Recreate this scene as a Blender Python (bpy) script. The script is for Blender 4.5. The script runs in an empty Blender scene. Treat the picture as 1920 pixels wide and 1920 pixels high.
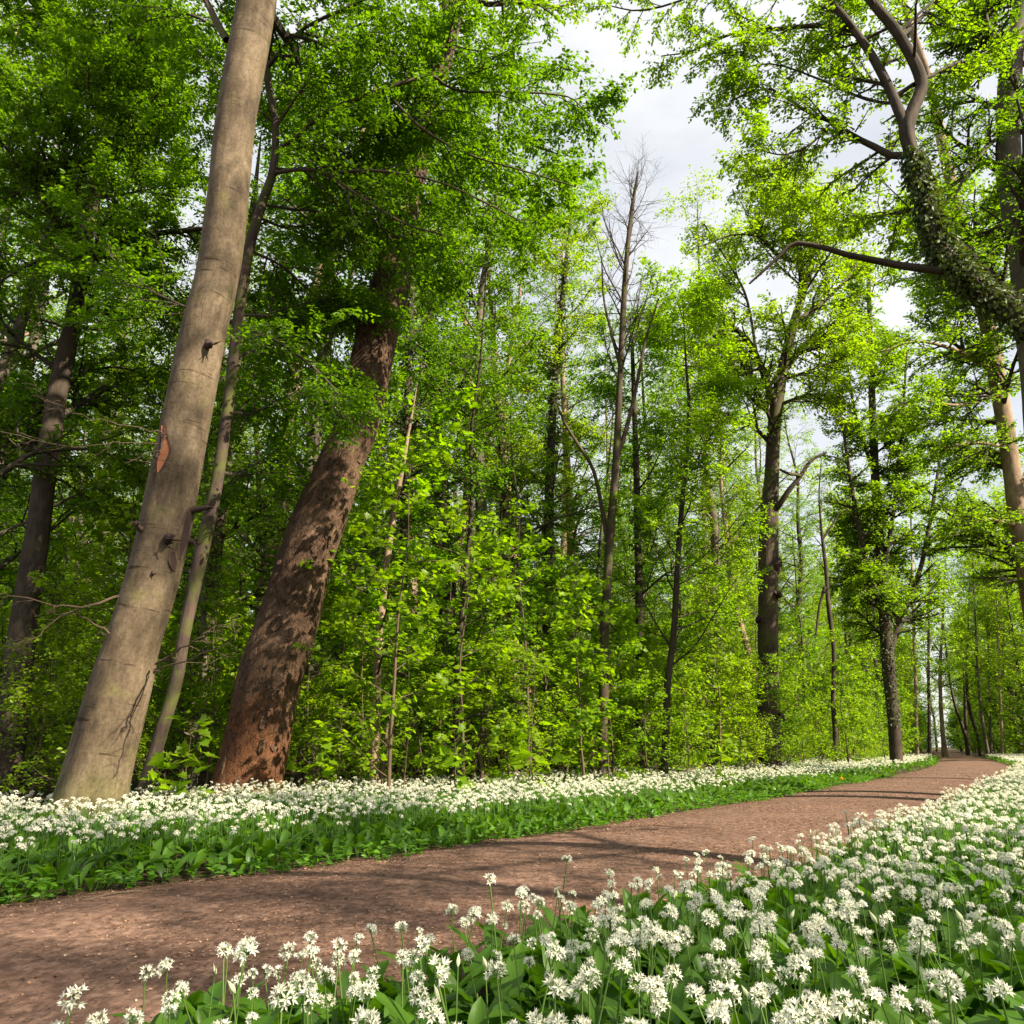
import bpy, math
import numpy as np

# ------------------------------------------------------------------ camera, sky, sun, exposure
SC = bpy.context.scene
COL = SC.collection
F = 1507.0                      # focal length in pixels of the 1920 px photograph
PITCH = math.atan(440 / F)
CAM_H = 0.85
cam_d = bpy.data.cameras.new('camera')
cam = bpy.data.objects.new('camera', cam_d)
COL.objects.link(cam)
cam.location = (0, 0, CAM_H)
cam.rotation_euler = (math.pi / 2 + PITCH, 0, 0)
cam_d.sensor_width = 36
cam_d.lens = F / 1920 * 36
cam_d.clip_start = 0.05
cam_d.clip_end = 3000
SC.camera = cam

SUN_EL, SUN_AZ = math.radians(40), math.radians(120)   # azimuth clockwise from +Y
to_sun = np.array([math.cos(SUN_EL) * math.sin(SUN_AZ), math.cos(SUN_EL) * math.cos(SUN_AZ), math.sin(SUN_EL)])
W = bpy.data.worlds.new('World')
SC.world = W
W.use_nodes = True
nt = W.node_tree
nt.nodes.clear()
sky = nt.nodes.new('ShaderNodeTexSky')
sky.sky_type = 'NISHITA'
sky.sun_disc = False
sky.sun_elevation = SUN_EL
sky.sun_rotation = SUN_AZ
sky.air_density = 1.0
sky.dust_density = 1.6
geo = nt.nodes.new('ShaderNodeTexCoord')
mp = nt.nodes.new('ShaderNodeMapping')
mp.inputs['Scale'].default_value = (1.6, 1.6, 3.2)
nz = nt.nodes.new('ShaderNodeTexNoise')
nz.inputs['Scale'].default_value = 1.7
nz.inputs['Detail'].default_value = 7
nz.inputs['Roughness'].default_value = .58
rp = nt.nodes.new('ShaderNodeValToRGB')
rp.color_ramp.elements[0].position = .34
rp.color_ramp.elements[0].color = (2.5, 2.6, 2.75, 1)
rp.color_ramp.elements[1].position = .62
rp.color_ramp.elements[1].color = (3.7, 3.68, 3.6, 1)
mx = nt.nodes.new('ShaderNodeMixRGB')
mx.inputs[0].default_value = .86
bg = nt.nodes.new('ShaderNodeBackground')
bg.inputs['Strength'].default_value = .10
wo = nt.nodes.new('ShaderNodeOutputWorld')
L = nt.links.new
L(geo.outputs['Generated'], mp.inputs[0])
L(mp.outputs[0], nz.inputs['Vector'])
L(nz.outputs[0], rp.inputs[0])
L(sky.outputs[0], mx.inputs[1])
L(rp.outputs[0], mx.inputs[2])
L(mx.outputs[0], bg.inputs[0])
L(bg.outputs[0], wo.inputs[0])

sd = bpy.data.lights.new('sun', 'SUN')
sd.energy = 5.0
sd.angle = math.radians(.53)
sd.color = (1.0, .87, .68)
sun = bpy.data.objects.new('sun', sd)
COL.objects.link(sun)
sun.location = tuple(to_sun * 60)
from mathutils import Vector
sun.rotation_euler = Vector(tuple(to_sun)).to_track_quat('Z', 'Y').to_euler()

SC.view_settings.view_transform = 'Standard'
SC.view_settings.look = 'None'
SC.view_settings.exposure = 1.6
SC.view_settings.gamma = 1
cy = SC.cycles
cy.max_bounces = 11
cy.diffuse_bounces = 9
cy.glossy_bounces = 2
cy.transmission_bounces = 9
cy.transparent_max_bounces = 4
cy.caustics_reflective = cy.caustics_refractive = False
cy.sample_clamp_indirect = 6
cy.use_denoising = True
cy.use_adaptive_sampling = False

# ------------------------------------------------------------------ helpers
R = np.random.default_rng(11)
cp, sp_ = math.cos(PITCH), math.sin(PITCH)


def ray(px, py):
    x, y = (px - 960) / F, (960 - py) / F
    return np.array([x, cp - y * sp_, sp_ + y * cp])


def at(px, py, Y):                       # point seen at a pixel, at world distance Y
    d = ray(px, py)
    return np.array([0, 0, CAM_H]) + d * (Y / d[1])


def ground(px, py, z=0.):
    d = ray(px, py)
    return np.array([0, 0, CAM_H]) + d * ((z - CAM_H) / d[2])


def project(p):
    p = np.asarray(p, float)
    x, y, z = p[..., 0], p[..., 1], p[..., 2] - CAM_H
    dep = y * cp + z * sp_
    up = -y * sp_ + z * cp
    dep = np.where(dep < .01, .01, dep)
    return 960 + x / dep * F, 960 - up / dep * F, dep


def nrm(v):
    return v / np.maximum(np.linalg.norm(v, axis=-1, keepdims=True), 1e-9)


def spline(pts, n):
    pts = np.asarray(pts, float)
    m = len(pts)
    if m == 2:
        t = np.linspace(0, 1, n)[:, None]
        return pts[0] * (1 - t) + pts[1] * t
    P = np.vstack([2 * pts[0] - pts[1], pts, 2 * pts[-1] - pts[-2]])
    u = np.linspace(0, m - 1 - 1e-9, n)
    i = u.astype(int)
    f = (u - i)[:, None]
    a, b, c, d = P[i], P[i + 1], P[i + 2], P[i + 3]
    return .5 * (2 * b + (c - a) * f + (2 * a - 5 * b + 4 * c - d) * f ** 2 + (-a + 3 * b - 3 * c + d) * f ** 3)


class Geo:
    """collects vertices, faces, a per-vertex 'var' and a per-vertex bark vector 'tc'"""

    def __init__(s):
        s.v, s.f, s.m, s.a, s.t, s.n = [], [], [], [], [], 0

    def add(s, V, Fc, mat=0, var=None, tc=None):
        V = np.asarray(V, np.float32).reshape(-1, 3)
        Fc = np.asarray(Fc, np.int64)
        s.v.append(V)
        s.f.append(Fc + s.n)
        s.m.append(np.full(len(Fc), mat, np.int32))
        s.a.append(np.zeros(len(V), np.float32) if var is None else np.broadcast_to(np.asarray(var, np.float32), (len(V),)))
        s.t.append(V if tc is None else np.asarray(tc, np.float32))
        s.n += len(V)

    def mesh(s, name, mats, smooth=False):
        me = bpy.data.meshes.new(name)
        V = np.concatenate(s.v)
        loops = np.concatenate([f.ravel() for f in s.f]).astype(np.int32)
        tot = np.concatenate([np.full(len(f), f.shape[1], np.int32) for f in s.f])
        start = np.concatenate([[0], np.cumsum(tot)[:-1]]).astype(np.int32)
        me.vertices.add(len(V))
        me.vertices.foreach_set('co', V.ravel())
        me.loops.add(len(loops))
        me.loops.foreach_set('vertex_index', loops)
        me.polygons.add(len(tot))
        me.polygons.foreach_set('loop_start', start)
        me.polygons.foreach_set('loop_total', tot)
        me.polygons.foreach_set('material_index', np.concatenate(s.m))
        me.polygons.foreach_set('use_smooth', np.full(len(tot), smooth))
        for m in mats:
            me.materials.append(m)
        at_ = me.attributes.new('var', 'FLOAT', 'POINT')
        at_.data.foreach_set('value', np.concatenate(s.a))
        at_ = me.attributes.new('tc', 'FLOAT_VECTOR', 'POINT')
        at_.data.foreach_set('vector', np.concatenate(s.t).ravel())
        me.update(calc_edges=True)
        return me

    def obj(s, name, mats, parent=None, smooth=False, **props):
        o = bpy.data.objects.new(name, s.mesh(name, mats, smooth))
        COL.objects.link(o)
        if parent is not None:
            o.parent = parent
        for k, v in props.items():
            o[k] = v
        return o


def empty(name, loc, label, cat, group=None, rz=0., sc=1.):
    o = bpy.data.objects.new(name, None)
    COL.objects.link(o)
    o.location = tuple(loc)
    o.rotation_euler = (0, 0, rz)
    o.scale = (sc, sc, sc)
    o.empty_display_size = .2
    o['label'] = label
    o['category'] = cat
    if group:
        o['group'] = group
    return o


def copy_thing(src, loc, rz, sc, label=None, group=None, tilt=(0, 0)):
    r = src.copy()
    COL.objects.link(r)
    r.location = tuple(loc)
    r.rotation_euler = (tilt[0], tilt[1], rz)
    r.scale = (sc, sc, sc)
    if label:
        r['label'] = label
    if group:
        r['group'] = group
    for ch in list(src.children):
        c = ch.copy()
        COL.objects.link(c)
        c.parent = r
        for g in ch.children:
            d = g.copy()
            COL.objects.link(d)
            d.parent = c
    return r


# ------------------------------------------------------------------ tubes, branching, leaves
def tube(g, pts, rad, sides, mat=0, var=0., wob=0., flare=None, cap=False, seed=0):
    pts = np.asarray(pts, float)
    rad = np.asarray(rad, float)
    n = len(pts)
    tan = nrm(np.gradient(pts, axis=0))
    ref = np.array([0, 1., 0]) if abs(tan[0, 1]) < .8 else np.array([1., 0, 0])
    a = nrm(np.cross(tan, ref))
    b = np.cross(tan, a)
    th = np.linspace(0, 2 * math.pi, sides, endpoint=False)
    ln = np.concatenate([[0], np.cumsum(np.linalg.norm(np.diff(pts, axis=0), axis=1))])
    rr = np.repeat(rad[:, None], sides, 1)
    if wob:
        q = np.random.default_rng(seed + 5)
        for k in range(1, 9):
            ph, ph2 = q.uniform(0, 6.3, 2)
            fr = q.uniform(.3, 2.6)
            rr = rr * (1 + wob / (1 + .35 * k) * np.sin(k * th[None] + ph + .7 * np.sin(ln[:, None] * fr + ph2)) * np.sin(ln[:, None] * fr * 1.3 + ph2 * 2 + k))
    if flare:
        hgt, amt, ph = flare
        e = np.exp(-ln[:, None] / hgt)
        rr = rr * (1 + amt * e * (1.0 + .55 * np.cos(4 * th[None] + ph) + .35 * np.cos(7 * th[None] + 2 * ph)))
    V = pts[:, None] + a[:, None] * (np.cos(th)[None, :, None] * rr[..., None]) + b[:, None] * (np.sin(th)[None, :, None] * rr[..., None])
    i = np.arange(n - 1)[:, None] * sides
    j = np.arange(sides)[None]
    k = (j + 1) % sides
    Q = np.stack([i + j, i + k, i + sides + k, i + sides + j], -1).reshape(-1, 4)
    tc = np.stack([np.cos(th)[None] * rr, np.sin(th)[None] * rr, np.repeat(ln[:, None], sides, 1)], -1).reshape(-1, 3)
    g.add(V.reshape(-1, 3), Q, mat, var, tc)
    if cap:
        c0 = np.vstack([V[-1], pts[-1:] + tan[-1:] * rad[-1] * .25])
        T = np.stack([np.arange(sides), (np.arange(sides) + 1) % sides, np.full(sides, sides)], -1)
        g.add(c0, T, mat, var, np.vstack([tc[-sides:], [[0, 0, ln[-1]]]]))
    return V


def tubes(g, P, rad, sides=3, mat=0):
    """P (M,n,3) many polylines, rad (M,n)"""
    M, n, _ = P.shape
    if M == 0:
        return
    tan = nrm(np.gradient(P, axis=1))
    ref = np.where(np.abs(tan[..., 2:3]) > .85, np.array([1., 0, 0]), np.array([0, 0, 1.]))
    a = nrm(np.cross(tan, ref))
    b = np.cross(tan, a)
    th = np.linspace(0, 2 * math.pi, sides, endpoint=False)
    V = P[:, :, None] + (a[:, :, None] * np.cos(th)[:, None] + b[:, :, None] * np.sin(th)[:, None]) * rad[:, :, None, None]
    i = (np.arange(M)[:, None, None] * n + np.arange(n - 1)[None, :, None]) * sides
    j = np.arange(sides)[None, None]
    k = (j + 1) % sides
    Q = np.stack([i + j, i + k, i + sides + k, i + sides + j], -1).reshape(-1, 4)
    g.add(V.reshape(-1, 3), Q, mat)


def sprout(par, prad, k, t0, t1, ang, lng, npt=5, jit=.12, up=.0, flat=0., taper=.45, rmin=.004, q=R):
    """k children on each parent polyline; returns polylines (M*k,npt,3) and radii"""
    M, n, _ = par.shape
    t = t0 + (t1 - t0) * (np.arange(k)[None] + q.uniform(0, 1, (M, k))) / k
    u = t * (n - 1.001)
    i = u.astype(int)
    f = (u - i)[..., None]
    mi = np.arange(M)[:, None]
    p = par[mi, i] * (1 - f) + par[mi, i + 1] * f
    tan = nrm(par[mi, i + 1] - par[mi, i])
    rd = prad[mi, i] * (1 - f[..., 0]) + prad[mi, i + 1] * f[..., 0]
    rnd = q.normal(size=(M, k, 3))
    rnd[..., 2] *= (1 - flat)
    perp = nrm(rnd - tan * np.sum(rnd * tan, -1, keepdims=True))
    an = ang * q.uniform(.75, 1.25, (M, k, 1))
    d = nrm(tan * np.cos(an) + perp * np.sin(an))
    d[..., 2] *= (1 - .6 * flat)
    d = nrm(d).reshape(-1, 3)
    ln = (lng * q.uniform(.55, 1.15, (M, k)) * (1 - .55 * (t - t0) / max(t1 - t0, 1e-6))).reshape(-1)
    pts = [p.reshape(-1, 3)]
    for s in range(npt - 1):
        pts.append(pts[-1] + d * (ln / (npt - 1))[:, None])
        d = nrm(d + q.normal(size=d.shape) * jit + np.array([0, 0, up]))
    rr = np.maximum(rd.reshape(-1, 1) * .62, rmin) * (1 - (1 - taper) * np.linspace(0, 1, npt)[None])
    return np.stack(pts, 1), np.maximum(rr, rmin * .5)


# leaf outlines: x along the leaf (0..1), y across, z out of the blade
DIAMOND = (np.array([[0, 0, 0], [.5, .30, .07], [1, 0, -.08], [.5, -.30, .07]]), np.array([[0, 2, 1], [0, 3, 2]]))
OVAL = (np.array([[0, 0, 0], [.22, .2, .03], [.55, .27, .045], [.84, .13, .0], [1.04, 0, -.1], [.84, -.13, 0], [.55, -.27, .045], [.22, -.2, .03], [.5, 0, -.02]]),
        np.array([[8, 1, 0], [8, 2, 1], [8, 3, 2], [8, 4, 3], [8, 5, 4], [8, 6, 5], [8, 7, 6], [8, 0, 7]]))
_mp = [(0, 0), (.02, .2), (-.12, .48), (.16, .40), (.34, .62), (.44, .34), (.62, .42), (.68, .2), (1.0, 0),
       (.68, -.2), (.62, -.42), (.44, -.34), (.34, -.62), (.16, -.40), (-.12, -.48), (.02, -.2)]
MAPLE = (np.array([[x, y, .05 * abs(y) * 2 - .12 * x * x] for x, y in _mp] + [[.3, 0, 0.]]),
         np.array([[16, (i + 1) % 16, i] for i in range(16)]))


def place(g, tpl, pos, axis, nor, size, mat, var):
    T, Fc = tpl
    axis = nrm(axis)
    nor = nrm(nor - axis * np.sum(nor * axis, -1, keepdims=True))
    side = np.cross(nor, axis)
    s = size[:, None, None]
    V = pos[:, None] + s * (axis[:, None] * T[None, :, 0:1] + side[:, None] * T[None, :, 1:2] + nor[:, None] * T[None, :, 2:3])
    N, m = len(pos), len(T)
    FF = (np.arange(N)[:, None, None] * m + Fc[None]).reshape(-1, Fc.shape[1])
    g.add(V.reshape(-1, 3), FF, mat, np.repeat(var, m))


def leaf_twigs(g, tw, per, size, tpl, mat, up=1., rnd=.45, droop=.25, q=R, keep=None, spread=.9):
    M, n, _ = tw.shape
    t = (np.arange(per)[None] + q.uniform(.1, 1.0, (M, per))) / per
    u = np.clip(t, 0, .999) * (n - 1.001)
    i = u.astype(int)
    f = (u - i)[..., None]
    mi = np.arange(M)[:, None]
    p = tw[mi, i] * (1 - f) + tw[mi, i + 1] * f
    tan = nrm(tw[mi, i + 1] - tw[mi, i])
    sd_ = nrm(np.cross(tan, np.array([0, 0, 1.]) + 0 * tan)) * np.where(np.arange(per) % 2 == 0, 1, -1)[None, :, None]
    ax = tan * .55 + sd_ * spread + q.normal(size=p.shape) * .3
    ax[..., 2] -= droop
    no = q.normal(size=p.shape) * rnd
    no[..., 2] += up
    p = (p + q.normal(size=p.shape) * size * .35).reshape(-1, 3)
    ax, no = ax.reshape(-1, 3), no.reshape(-1, 3)
    sz = size * q.uniform(.55, 1.2, len(p))
    clump = np.repeat(q.uniform(0, 1, M), per)
    var = np.clip(.6 * clump + .4 * q.uniform(0, 1, len(p)), 0, 1)
    if keep is not None:
        k = keep(p)
        p, ax, no, sz, var = p[k], ax[k], no[k], sz[k], var[k]
    place(g, tpl, p, ax, no, sz, mat, var)


# ------------------------------------------------------------------ materials
def new_mat(name):
    m = bpy.data.materials.new(name)
    m.use_nodes = True
    t = m.node_tree
    return m, t, t.nodes['Principled BSDF'], t.nodes['Material Output'], t.links.new


def N(t, kind, **kw):
    n = t.nodes.new(kind)
    for k, v in kw.items():
        if k in n.inputs:
            n.inputs[k].default_value = v
        else:
            setattr(n, k, v)
    return n


def ramp(t, stops):
    r = t.nodes.new('ShaderNodeValToRGB')
    e = r.color_ramp.elements
    while len(e) < len(stops):
        e.new(.5)
    for el, (p, c) in zip(e, stops):
        el.position = p
        el.color = (*c, 1)
    return r


def leaf_mat(name, c0, c1, tr=.42, rough=.45, spec=.35, tgain=(1.95, 1.95, .36), hue=.012):
    m, t, b, out, l = new_mat(name)
    a = N(t, 'ShaderNodeAttribute', attribute_name='var')
    rm = ramp(t, [(0., c0), (1., c1)])
    l(a.outputs['Fac'], rm.inputs[0])
    oi = N(t, 'ShaderNodeObjectInfo')
    mr = N(t, 'ShaderNodeMapRange')
    mr.inputs['To Min'].default_value = .5 - hue
    mr.inputs['To Max'].default_value = .5 + hue * .4
    l(oi.outputs['Random'], mr.inputs['Value'])
    hs = N(t, 'ShaderNodeHueSaturation')
    l(mr.outputs[0], hs.inputs['Hue'])
    l(rm.outputs[0], hs.inputs['Color'])
    l(hs.outputs[0], b.inputs['Base Color'])
    b.inputs['Roughness'].default_value = rough
    b.inputs['Specular IOR Level'].default_value = spec
    mul = N(t, 'ShaderNodeMixRGB', blend_type='MULTIPLY')
    mul.inputs[0].default_value = 1
    mul.inputs[2].default_value = (*tgain, 1)
    l(hs.outputs[0], mul.inputs[1])
    tl = N(t, 'ShaderNodeBsdfTranslucent')
    l(mul.outputs[0], tl.inputs[0])
    ms = N(t, 'ShaderNodeMixShader')
    ms.inputs[0].default_value = tr
    l(b.outputs[0], ms.inputs[1])
    l(tl.outputs[0], ms.inputs[2])
    l(ms.outputs[0], out.inputs[0])
    return m


def bark_mat(name, cols, scale=(6, 6, 2.), bump=.5, dist=.02, bands=0., moss=None, plates=0., rough=.85, foot=None, speck=0.):
    """cols: three bark colours dark > light; bands: horizontal creases; plates: flaking bark"""
    m, t, b, out, l = new_mat(name)
    a = N(t, 'ShaderNodeAttribute', attribute_name='tc')
    mp_ = N(t, 'ShaderNodeMapping')
    mp_.inputs['Scale'].default_value = scale
    l(a.outputs['Vector'], mp_.inputs[0])
    n1 = N(t, 'ShaderNodeTexNoise', Scale=1.6, Detail=9., Roughness=.62)
    l(mp_.outputs[0], n1.inputs['Vector'])
    n2 = N(t, 'ShaderNodeTexNoise', Scale=1.3, Detail=3.)
    l(a.outputs['Vector'], n2.inputs['Vector'])
    mix = N(t, 'ShaderNodeMath', operation='MULTIPLY_ADD')
    l(n2.outputs[0], mix.inputs[0])
    mix.inputs[1].default_value = .55
    sc_ = N(t, 'ShaderNodeMath', operation='MULTIPLY')
    l(n1.outputs[0], sc_.inputs[0])
    sc_.inputs[1].default_value = .5
    l(sc_.outputs[0], mix.inputs[2])
    rm = ramp(t, [(.36, cols[0]), (.52, cols[1]), (.68, cols[2])])
    l(mix.outputs[0], rm.inputs[0])
    col = rm.outputs[0]
    hsum = n1.outputs[0]
    if plates:
        v = N(t, 'ShaderNodeTexVoronoi', feature='DISTANCE_TO_EDGE', Scale=plates)
        mp2 = N(t, 'ShaderNodeMapping')
        mp2.inputs['Scale'].default_value = (1.25, 1.25, .36)
        nd = N(t, 'ShaderNodeTexNoise', Scale=5., Detail=4.)
        l(a.outputs['Vector'], nd.inputs['Vector'])
        ad = N(t, 'ShaderNodeVectorMath', operation='MULTIPLY_ADD')
        l(nd.outputs['Color'], ad.inputs[0])
        ad.inputs[1].default_value = (.22, .22, .26)
        l(a.outputs['Vector'], ad.inputs[2])
        l(ad.outputs[0], mp2.inputs[0])
        l(mp2.outputs[0], v.inputs['Vector'])
        mr = N(t, 'ShaderNodeMapRange')
        mr.inputs['From Max'].default_value = .10
        nk = N(t, 'ShaderNodeTexNoise', Scale=6.5, Detail=3.)
        l(a.outputs['Vector'], nk.inputs['Vector'])
        rk = ramp(t, [(.40, (0, 0, 0)), (.62, (.11, .11, .11))])
        l(nk.outputs[0], rk.inputs[0])
        va = N(t, 'ShaderNodeMath', operation='ADD')
        l(v.outputs['Distance'], va.inputs[0])
        l(rk.outputs[0], va.inputs[1])
        l(va.outputs[0], mr.inputs['Value'])
        sm = N(t, 'ShaderNodeMath', operation='MULTIPLY_ADD')
        l(mr.outputs[0], sm.inputs[0])
        sm.inputs[1].default_value = .6
        l(n1.outputs[0], sm.inputs[2])
        hsum = sm.outputs[0]
        dk = N(t, 'ShaderNodeMixRGB', blend_type='MULTIPLY')
        dk.inputs[0].default_value = 1
        r2 = ramp(t, [(0., (.6, .54, .5)), (.8, (1, 1, 1))])
        l(mr.outputs[0], r2.inputs[0])
        l(col, dk.inputs[1])
        l(r2.outputs[0], dk.inputs[2])
        col = dk.outputs[0]
    if bands:
        wv = N(t, 'ShaderNodeMapping')
        wv.inputs['Scale'].default_value = (1.4, 1.4, 13.)
        l(a.outputs['Vector'], wv.inputs[0])
        n3 = N(t, 'ShaderNodeTexNoise', Scale=1., Detail=4., Roughness=.55)
        l(wv.outputs[0], n3.inputs['Vector'])
        r3 = ramp(t, [(.30, (.35, .31, .26)), (.375, (1, 1, 1))])
        l(n3.outputs[0], r3.inputs[0])
        dk = N(t, 'ShaderNodeMixRGB', blend_type='MULTIPLY')
        dk.inputs[0].default_value = bands
        l(col, dk.inputs[1])
        l(r3.outputs[0], dk.inputs[2])
        col = dk.outputs[0]
        sm = N(t, 'ShaderNodeMath', operation='MULTIPLY_ADD')
        l(r3.outputs[0], sm.inputs[0])
        sm.inputs[1].default_value = .35
        l(hsum, sm.inputs[2])
        hsum = sm.outputs[0]
    if moss:
        mc, lo, hi = moss
        n4 = N(t, 'ShaderNodeTexNoise', Scale=2.2, Detail=6., Roughness=.65)
        l(a.outputs['Vector'], n4.inputs['Vector'])
        r4 = ramp(t, [(lo, (0, 0, 0)), (hi, (1, 1, 1))])
        l(n4.outputs[0], r4.inputs[0])
        mm = N(t, 'ShaderNodeMixRGB')
        l(r4.outputs[0], mm.inputs[0])
        l(col, mm.inputs[1])
        mm.inputs[2].default_value = (*mc, 1)
        col = mm.outputs[0]
    if foot:
        fc, fh = foot
        sx = N(t, 'ShaderNodeSeparateXYZ')
        l(a.outputs['Vector'], sx.inputs[0])
        n5 = N(t, 'ShaderNodeTexNoise', Scale=3.2, Detail=7., Roughness=.65)
        l(a.outputs['Vector'], n5.inputs['Vector'])
        m5 = N(t, 'ShaderNodeMath', operation='MULTIPLY_ADD')
        l(n5.outputs[0], m5.inputs[0])
        m5.inputs[1].default_value = fh * 1.6
        m6 = N(t, 'ShaderNodeMath', operation='MULTIPLY')
        l(sx.outputs[2], m6.inputs[0])
        m6.inputs[1].default_value = -1.
        l(m6.outputs[0], m5.inputs[2])
        r5 = N(t, 'ShaderNodeMapRange')
        r5.inputs['From Max'].default_value = fh * .5
        l(m5.outputs[0], r5.inputs['Value'])
        m7 = N(t, 'ShaderNodeMixRGB')
        f7 = N(t, 'ShaderNodeMath', operation='MULTIPLY')
        l(r5.outputs[0], f7.inputs[0])
        f7.inputs[1].default_value = .75
        l(f7.outputs[0], m7.inputs[0])
        l(col, m7.inputs[1])
        m8 = N(t, 'ShaderNodeMixRGB', blend_type='MULTIPLY')
        m8.inputs[0].default_value = 1.
        m8.inputs[1].default_value = (*[x * 2 for x in fc], 1)
        l(n1.outputs['Fac'], m8.inputs[2])
        l(m8.outputs[0], m7.inputs[2])
        col = m7.outputs[0]
    if speck:
        n6 = N(t, 'ShaderNodeTexNoise', Scale=26., Detail=8., Roughness=.75)
        l(a.outputs['Vector'], n6.inputs['Vector'])
        r6 = ramp(t, [(.32, (1 - speck,) * 3), (.5, (1, 1, 1)), (.72, (1 + speck * .9,) * 3)])
        l(n6.outputs[0], r6.inputs[0])
        m9 = N(t, 'ShaderNodeMixRGB', blend_type='MULTIPLY')
        m9.inputs[0].default_value = 1.
        l(col, m9.inputs[1])
        l(r6.outputs[0], m9.inputs[2])
        col = m9.outputs[0]
    l(col, b.inputs['Base Color'])
    b.inputs['Roughness'].default_value = rough
    b.inputs['Specular IOR Level'].default_value = .2
    bp = N(t, 'ShaderNodeBump')
    bp.inputs['Strength'].default_value = bump
    bp.inputs['Distance'].default_value = dist
    l(hsum, bp.inputs['Height'])
    l(bp.outputs[0], b.inputs['Normal'])
    return m


def plain(name, c, rough=.6, var=None, spec=.3):
    m, t, b, out, l = new_mat(name)
    b.inputs['Roughness'].default_value = rough
    b.inputs['Specular IOR Level'].default_value = spec
    if var:
        a = N(t, 'ShaderNodeAttribute', attribute_name='var')
        rm = ramp(t, [(i / (len(var)), x) for i, x in enumerate([c] + var)])
        l(a.outputs['Fac'], rm.inputs[0])
        l(rm.outputs[0], b.inputs['Base Color'])
    else:
        nn = N(t, 'ShaderNodeTexNoise', Scale=40., Detail=3.)
        rm = ramp(t, [(.3, tuple(x * .75 for x in c)), (.7, tuple(min(1, x * 1.15) for x in c))])
        l(nn.outputs[0], rm.inputs[0])
        l(rm.outputs[0], b.inputs['Base Color'])
    return m


M = dict(
    beech_bark=bark_mat('beech_bark', [(.048, .034, .021), (.108, .080, .050), (.185, .140, .092)], (7, 7, 2.6), .5, .02, bands=.95, moss=((.13, .115, .045), .55, .72), foot=((.085, .085, .028), 1.1), speck=.4),
    oak_bark=bark_mat('flaking_bark', [(.035, .020, .012), (.085, .050, .030), (.175, .11, .072)], (9, 9, 4), 1., .035, plates=13., foot=((.12, .046, .017), 2.6), speck=.4),
    dark_bark=bark_mat('dark_bark', [(.022, .017, .012), (.05, .038, .027), (.085, .065, .045)], (9, 9, 2.5), .8, .02),
    grey_bark=bark_mat('grey_bark', [(.05, .042, .032), (.10, .082, .062), (.16, .135, .10)], (9, 9, 3), .5, .012, moss=((.07, .08, .025), .55, .75)),
    pale_bark=bark_mat('pale_bark', [(.11, .075, .045), (.22, .155, .10), (.33, .24, .16)], (8, 8, 3), .5, .012, bands=.5),
    moss_bark=bark_mat('mossy_bark', [(.03, .022, .017), (.065, .045, .035), (.11, .075, .06)], (12, 12, 2.), .9, .025, moss=((.075, .085, .02), .46, .62)),
    twig=plain('twig', (.045, .034, .024), .8),
    pale_twig=plain('pale_twig', (.10, .068, .042), .8),
    beech_leaf=leaf_mat('beech_leaf', (.038, .105, .004), (.095, .21, .007), .48),
    hornbeam_leaf=leaf_mat('hornbeam_leaf', (.052, .13, .004), (.12, .24, .007), .52),
    maple_leaf=leaf_mat('maple_leaf', (.085, .175, .004), (.18, .30, .007), .55),
    spring_leaf=leaf_mat('spring_leaf', (.11, .212, .005), (.225, .35, .008), .55),
    ivy_leaf=leaf_mat('ivy_leaf', (.035, .065, .018), (.10, .14, .05), .2, .5, .2),
    garlic_leaf=leaf_mat('garlic_leaf', (.035, .10, .009), (.08, .19, .014), .38, .42, .3, hue=.005),
    garlic_stem=leaf_mat('garlic_stem', (.06, .13, .02), (.13, .22, .04), .15, .5, hue=.005),
    weed_leaf=leaf_mat('weed_leaf', (.045, .14, .01), (.10, .24, .015), .42),
)


def petal_mat():
    m, t, b, out, l = new_mat('petal')
    a = N(t, 'ShaderNodeAttribute', attribute_name='var')
    rm = ramp(t, [(0., (.55, .60, .33)), (.35, (.76, .76, .60)), (1., (.86, .84, .74))])
    l(a.outputs['Fac'], rm.inputs[0])
    l(rm.outputs[0], b.inputs['Base Color'])
    b.inputs['Roughness'].default_value = .55
    tl = N(t, 'ShaderNodeBsdfTranslucent')
    l(rm.outputs[0], tl.inputs[0])
    ms = N(t, 'ShaderNodeMixShader')
    ms.inputs[0].default_value = .35
    l(b.outputs[0], ms.inputs[1])
    l(tl.outputs[0], ms.inputs[2])
    l(ms.outputs[0], out.inputs[0])
    return m


M['petal'] = petal_mat()
M['bud'] = plain('bud', (.32, .36, .14), .5)


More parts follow.
